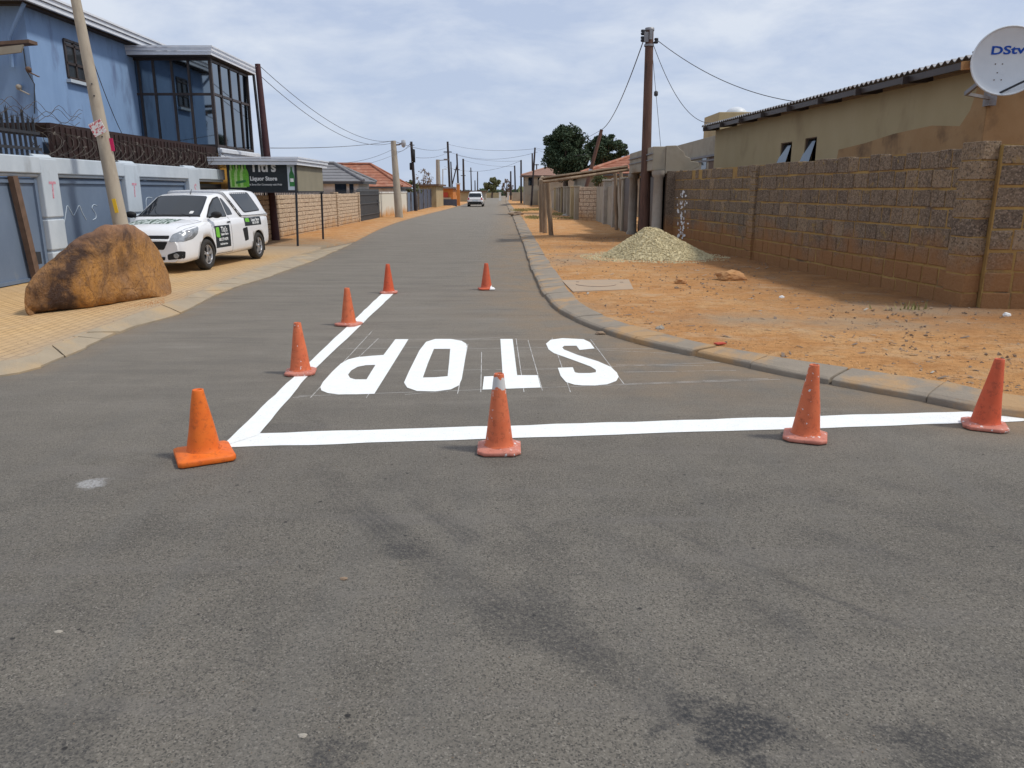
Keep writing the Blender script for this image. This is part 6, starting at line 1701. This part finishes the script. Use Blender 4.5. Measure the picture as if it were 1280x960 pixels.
# windscreen, from the front and above
dW_ = Vector((-.75, 0, -.66)).normalized()
def WS(a, b):  # a: across, b: 0..1 up the screen
    x = 1.225+(.46-1.225)*b; z = 1.12+(1.535-1.12)*b; return Vector((x, a, z))-dW_*1.0
ws = [(-.675, .03), (-.35, .0), (0, -.01), (.35, .0), (.675, .03), (.645, .3), (.60, .62), (.56, .89), (.52, .945), (0, .97), (-.52, .945), (-.56, .89), (-.60, .62), (-.645, .3)]
patch(bv_all, ws, WS, dW_, 'windscreen', m_darkglass, car, .005)
patch(bv_all, [(-.70, -.04), (-.3, -.06), (.3, -.06), (.70, -.04), (.675, .035), (.3, .015), (-.3, .015), (-.675, .035)], WS, dW_, 'scuttle', m_black, car, .006)
for s in (-1, 1):
    mb = MB(); mb.tube([Vector((1.27, .22*s+.28, 1.105)), Vector((1.17, .22*s+.0, 1.15)), Vector((1.12, .22*s-.26, 1.17))], .009, 5); mb.build('wiper', m_black, car)
q = WS(.46, .10); patch(bv_all, rnd_poly([(.42, .08), (.50, .08), (.50, .20), (.42, .20)], .02), WS, dW_, 'licence_disc', m_litter, car, .007)
# bonnet decal
patch(bv_all, [(1.40, -.60), (1.92, -.60), (1.86, .30), (1.40, .42)], TP, dT, 'bonnet_decal', M('bonnet_print', (.02, .06, .03), (.55, .62, .60), 9, .4, stretch=(.6, 2.2, 1), t=(.46, .54)), car, .003)
for s in (-1, 1):
    patch(bv_all, [(1.3, s*.74), (1.3, s*.748), (1.7, s*.70), (2.05, s*.58), (2.05, s*.57), (1.7, s*.69)], TP, dT, 'bonnet_seam', m_greytile, car, .002)
# front: grilles, lamps, plate
patch(bv_all, rnd_poly([(-.50, .755), (.50, .755), (.49, .69), (-.49, .69)], .02), FR, dF, 'upper_grille', m_black, car, .004)
patch(bv_all, rnd_poly([(-.47, .635), (.47, .635), (.38, .475), (-.38, .475)], .03), FR, dF, 'lower_grille', m_black, car, .004)
patch(bv_all, rnd_poly([(-.40, .335), (.40, .335), (.38, .265), (-.38, .265)], .02), FR, dF, 'air_intake', m_black, car, .012)
mb = MB(); mb.box((2.272, 0, .655), (.02, .13, .045)); mb.build('badge', m_signpale, car)
for s in (-1, 1):
    patch(bv_all, rnd_poly([(s*.44, .27), (s*.76, .30), (s*.78, .44), (s*.68, .45), (s*.44, .38)], .03), FR, dF, 'fog_lamp_recess', m_black, car, .006)
    hit = bv_all.ray_cast(Vector((4, s*.62, .355)), Vector((-1, 0, 0)))
    mb = MB(); mb.cone(hit[0]+Vector((-.01, 0, 0)), hit[0]+Vector((.012, 0, 0)), .055, .05, 16); mb.build('fog_lamp', m_chrome, car)
    # headlamp sweeping round the corner
    dH = Vector((-.72, -.69*s, -.05)).normalized(); e1_ = Vector((-dH.y, dH.x, 0)).normalized()*(-s if False else 1)
    c_ = Vector((1.99, s*.77, .775))
    def HL(a, b, s=s, dH=dH, c_=c_): return c_+Vector((-.69, .72*s, 0))*a+Vector((0, 0, b))-dH*1.0
    hl = rnd_poly([(-.40, -.15), (-.31, .0), (-.04, .105), (.24, .165), (.29, .13), (.24, -.0), (.09, -.10), (-.12, -.145)], .05)
    h1 = patch(bv_all, hl, HL, dH, 'headlight', m_chrome, car, .006)
    hit = bv_all.ray_cast(HL(.0, .01), dH)
    mb = MB(); mb.cone(hit[0]+dH*.01, hit[0]-dH*.014, .075, .068, 20); mb.build('lamp_ring', m_silver, h1)
    mb = MB(); mb.cone(hit[0]-dH*.014, hit[0]-dH*.020, .05, .04, 20); mb.build('bulb_lens', m_lens, h1)
# number plate
mb = MB(); mb.box((2.272, -.0, .405), (.03, .46, .11)); npl = mb.build('number_plate', m_signwhite, car)
mb = MB(); add_text(mb, 'SK 79 GP', .105, (0, 0, 0), lambda a, b, d: Vector((2.289+abs(d), a*.86, .405+b)), bold=.002); mb.build('plate_lettering', M('plate_ink', (.02, .04, .12), rough=.6), npl)
# mirrors
for s in (-1, 1):
    bm = bmesh.new(); bmesh.ops.create_icosphere(bm, subdivisions=3, radius=1)
    for v in bm.verts: v.co = Vector((v.co.x*.075+1.02, s*(.95)+v.co.y*.12, 1.13+v.co.z*.075*(1 if v.co.z < 0 else .9)))
    o = from_bm('wing_mirror', bm, m_black, car, None, True)
    mb = MB(); mb.bar((1.06, s*.80, 1.07), (1.04, s*.90, 1.10), .05, .04); mb.build('mirror_arm', m_black, o)
# wheels
for x in (WX, -WX):
    for s in (-1, 1): wheel(car, x, s*.775, .318, .318, .20, s)
for s in (-1, 1):
    mb = MB(); mb.box((-WX-.36, s*.76, .30), (.015, .20, .24)); mb.build('mud_flap', m_black, car)
mb = MB(); mb.cone((.42, .12, 1.53), (.34, .12, 1.66), .012, .006, 6); mb.build('aerial', m_black, car)
mb = MB(); mb.bx((-2.1, -.55, .255), (1.9, .55, .36)); mb.build('underbody', m_black, car)
# flank decals: door sign and bed sign
def decal(x0, x1, z0, z1, lines, fn, d, nm):
    base = patch(bv_all, [(x0, z0), (x1, z0), (x1, z1), (x0, z1)], fn, d, nm, m_signblack, car, .004)
    w = abs(x1-x0); h_ = z1-z0; sgn = -1
    gw = .26
    patch(bv_all, rnd_poly([(x0-w*.05, z0+h_*.50), (x0-w*.05, z1-h_*.08), (x0-w*gw, z1-h_*.06), (x0-w*(gw+.03), z0+h_*.45)], .03), fn, d, 'green_print', m_signgreen, base, .006, 2)
    for (txt, size, fx, fz, sx_) in lines:
        wv, wf = text_mesh(txt, size, .003, 0)
        cxx = x0+(x1-x0)*fx; czz = z0+h_*fz
        wv = [(cxx-q.x*sx_, czz+q.y) for q in wv]
        patch(bv_all, None, fn, d, 'sign_lettering', m_signwhite, base, .007, writing=(wv, wf))
decal(.98, .25, .42, .89, (("Titi's", .16, .60, .80, 1.0), ('Liquor Store', .07, .60, .60, 1.0), ('083 279 4078', .085, .50, .36, .95), ('Cold Drinks & Ice', .05, .5, .15, 1)), L, dL, 'door_sign')
decal(-.60, -1.58, .82, 1.01, (('Liquor Store', .095, .64, .68, 1.0), ('083 279 4078', .07, .64, .28, 1.0)), L, dL, 'side_sign')
mid = (fw+rw)/2
left = Vector((-fwd.y, fwd.x, 0)); 
ctr = mid-left*.80
s_scale = wbase/(2*WX)
print('pickup wheelbase px', wbase, 'scale', s_scale)
car.location = (ctr.x, ctr.y, .118); car.rotation_euler = (0, 0, ang)

# ---- far white car driving away
far = thing('white_car', 'white hatchback seen from behind driving away down the street', 'car', (0, 0, 0), local=True)
lowk = [(-2.1, .70, .35, .85, .88), (-2.02, .84, .25, .92, .96), (-1.6, .88, .22, .95, 1.0), (1.2, .88, .22, .92, 1.0), (1.8, .80, .22, .78, .88), (2.1, .62, .25, .6, .68)]
mb = lower_body(lowk, frange(-2.1, 2.1, .15)); fb = mb.build('body', m_carwhite, far); bool_wheels(fb, ((1.3, .33), (-1.25, .33)), .38, .88, .3)
upk = [(-2.0, .78, .93, .72, 1.0), (-1.75, .80, .95, .66, 1.42), (-1.5, .80, .95, .64, 1.55), (-.2, .80, .95, .64, 1.60), (.3, .79, .95, .64, 1.52), (1.2, .76, .94, .70, 1.02)]
mb = upper_body(upk, [-2.0, -1.9, -1.75, -1.6, -1.5, -1, -.5, -.2, 0, .3, .6, .9, 1.2]); fc = mb.build('cabin', m_carwhite, far)
bvf = bvh_of([fb, fc]); BK = lambda a, b: Vector((-4, a, b))
patch(bvf, rnd_poly([(-.62, 1.47), (.62, 1.47), (.72, 1.04), (-.72, 1.04)], .06), BK, (1, 0, 0), 'rear_window', m_darkglass, far, .006)
patch(bvf, [(-.30, .72), (.30, .72), (.30, .60), (-.30, .60)], BK, (1, 0, 0), 'number_plate', m_signpale, far, .006)
patch(bvf, [(-.84, .56), (.84, .56), (.80, .24), (-.80, .24)], BK, (1, 0, 0), 'bumper_insert', m_black, far, .006)
for s in (-1, 1):
    patch(bvf, [(s*.62, .98), (s*.80, .98), (s*.82, .74), (s*.64, .76)], BK, (1, 0, 0), 'tail_light', m_redlamp, far, .006)
    patch(bvf, rnd_poly([(.75, 1.02), (.2, 1.45), (-1.3, 1.47), (-1.6, 1.05)], .05), lambda a, b, s=s: Vector((a, s*2, b)), (0, -s, 0), 'side_window', m_darkglass, far, .006)
for x in (1.3, -1.25):
    for s in (-1, 1): wheel(far, x, s*.78, .32, .32, .2, s)
q = P(594, 258.5); far.location = (q.x, q.y+2, .0); far.rotation_euler = (0, 0, R(90)); print('far car', q)

# ------------------------------------------------------------------ light
sc = bpy.context.scene
SUN_DIR = Vector((.80, -.14, 1.15)).normalized()
el = math.asin(SUN_DIR.z); az = math.atan2(SUN_DIR.x, SUN_DIR.y)
sd = bpy.data.lights.new('sun', 'SUN'); sd.energy = 2.6; sd.angle = R(7); sd.color = (1, .94, .84)
so = bpy.data.objects.new('sun', sd); C.objects.link(so); so.rotation_euler = SUN_DIR.to_track_quat('Z', 'Y').to_euler(); so.location = (20, -5, 30)
w = bpy.data.worlds.new('World'); sc.world = w; w.use_nodes = True; nt = w.node_tree
class G2(NT):
    def __init__(s): s.nt = nt; s.b = None
g = G2(); bg = nt.nodes['Background']; bg.inputs['Strength'].default_value = .1
sky = g.n('ShaderNodeTexSky', sky_type='NISHITA'); sky.sun_disc = False; sky.sun_elevation = el; sky.sun_rotation = az; sky.dust_density = 2.0; sky.air_density = 1.0
tc = g.n('ShaderNodeTexCoord').outputs['Generated']; s3 = g.n('ShaderNodeSeparateXYZ'); g.l(tc, s3.inputs[0])
zc = g.math('ADD', g.math('MAXIMUM', s3.outputs[2], 0.0), .30)
cb = g.n('ShaderNodeCombineXYZ'); g.l(g.math('DIVIDE', s3.outputs[0], zc), cb.inputs[0]); g.l(g.math('DIVIDE', s3.outputs[1], zc), cb.inputs[1])
n1 = g.noise(g.mapping(cb.outputs[0], (1.0, 1.25, 1), (3.1, .4, 0)), 2.6, 8, .58, .25); n2 = g.noise(g.mapping(cb.outputs[0], (1, 1, 1), (8, 2, 0)), .7, 5, .5)
k = g.math('ADD', g.math('MULTIPLY', n1, .65), g.math('MULTIPLY', n2, .35))
colc = g.mix(g.rng(k, .42, .60), (5.0, 5.9, 7.8), (7.9, 8.4, 9.3))
colc = g.mix(g.rng(s3.outputs[2], .0, .25, .75, 0), colc, (5.4, 6.4, 8.1))
fin = g.mix(.93, sky.outputs[0], colc)
g.l(fin, bg.inputs['Color'])
sc.view_settings.view_transform = 'Standard'; sc.view_settings.look = 'None'; sc.view_settings.exposure = 0; sc.view_settings.gamma = 1
sc.render.engine = 'CYCLES'
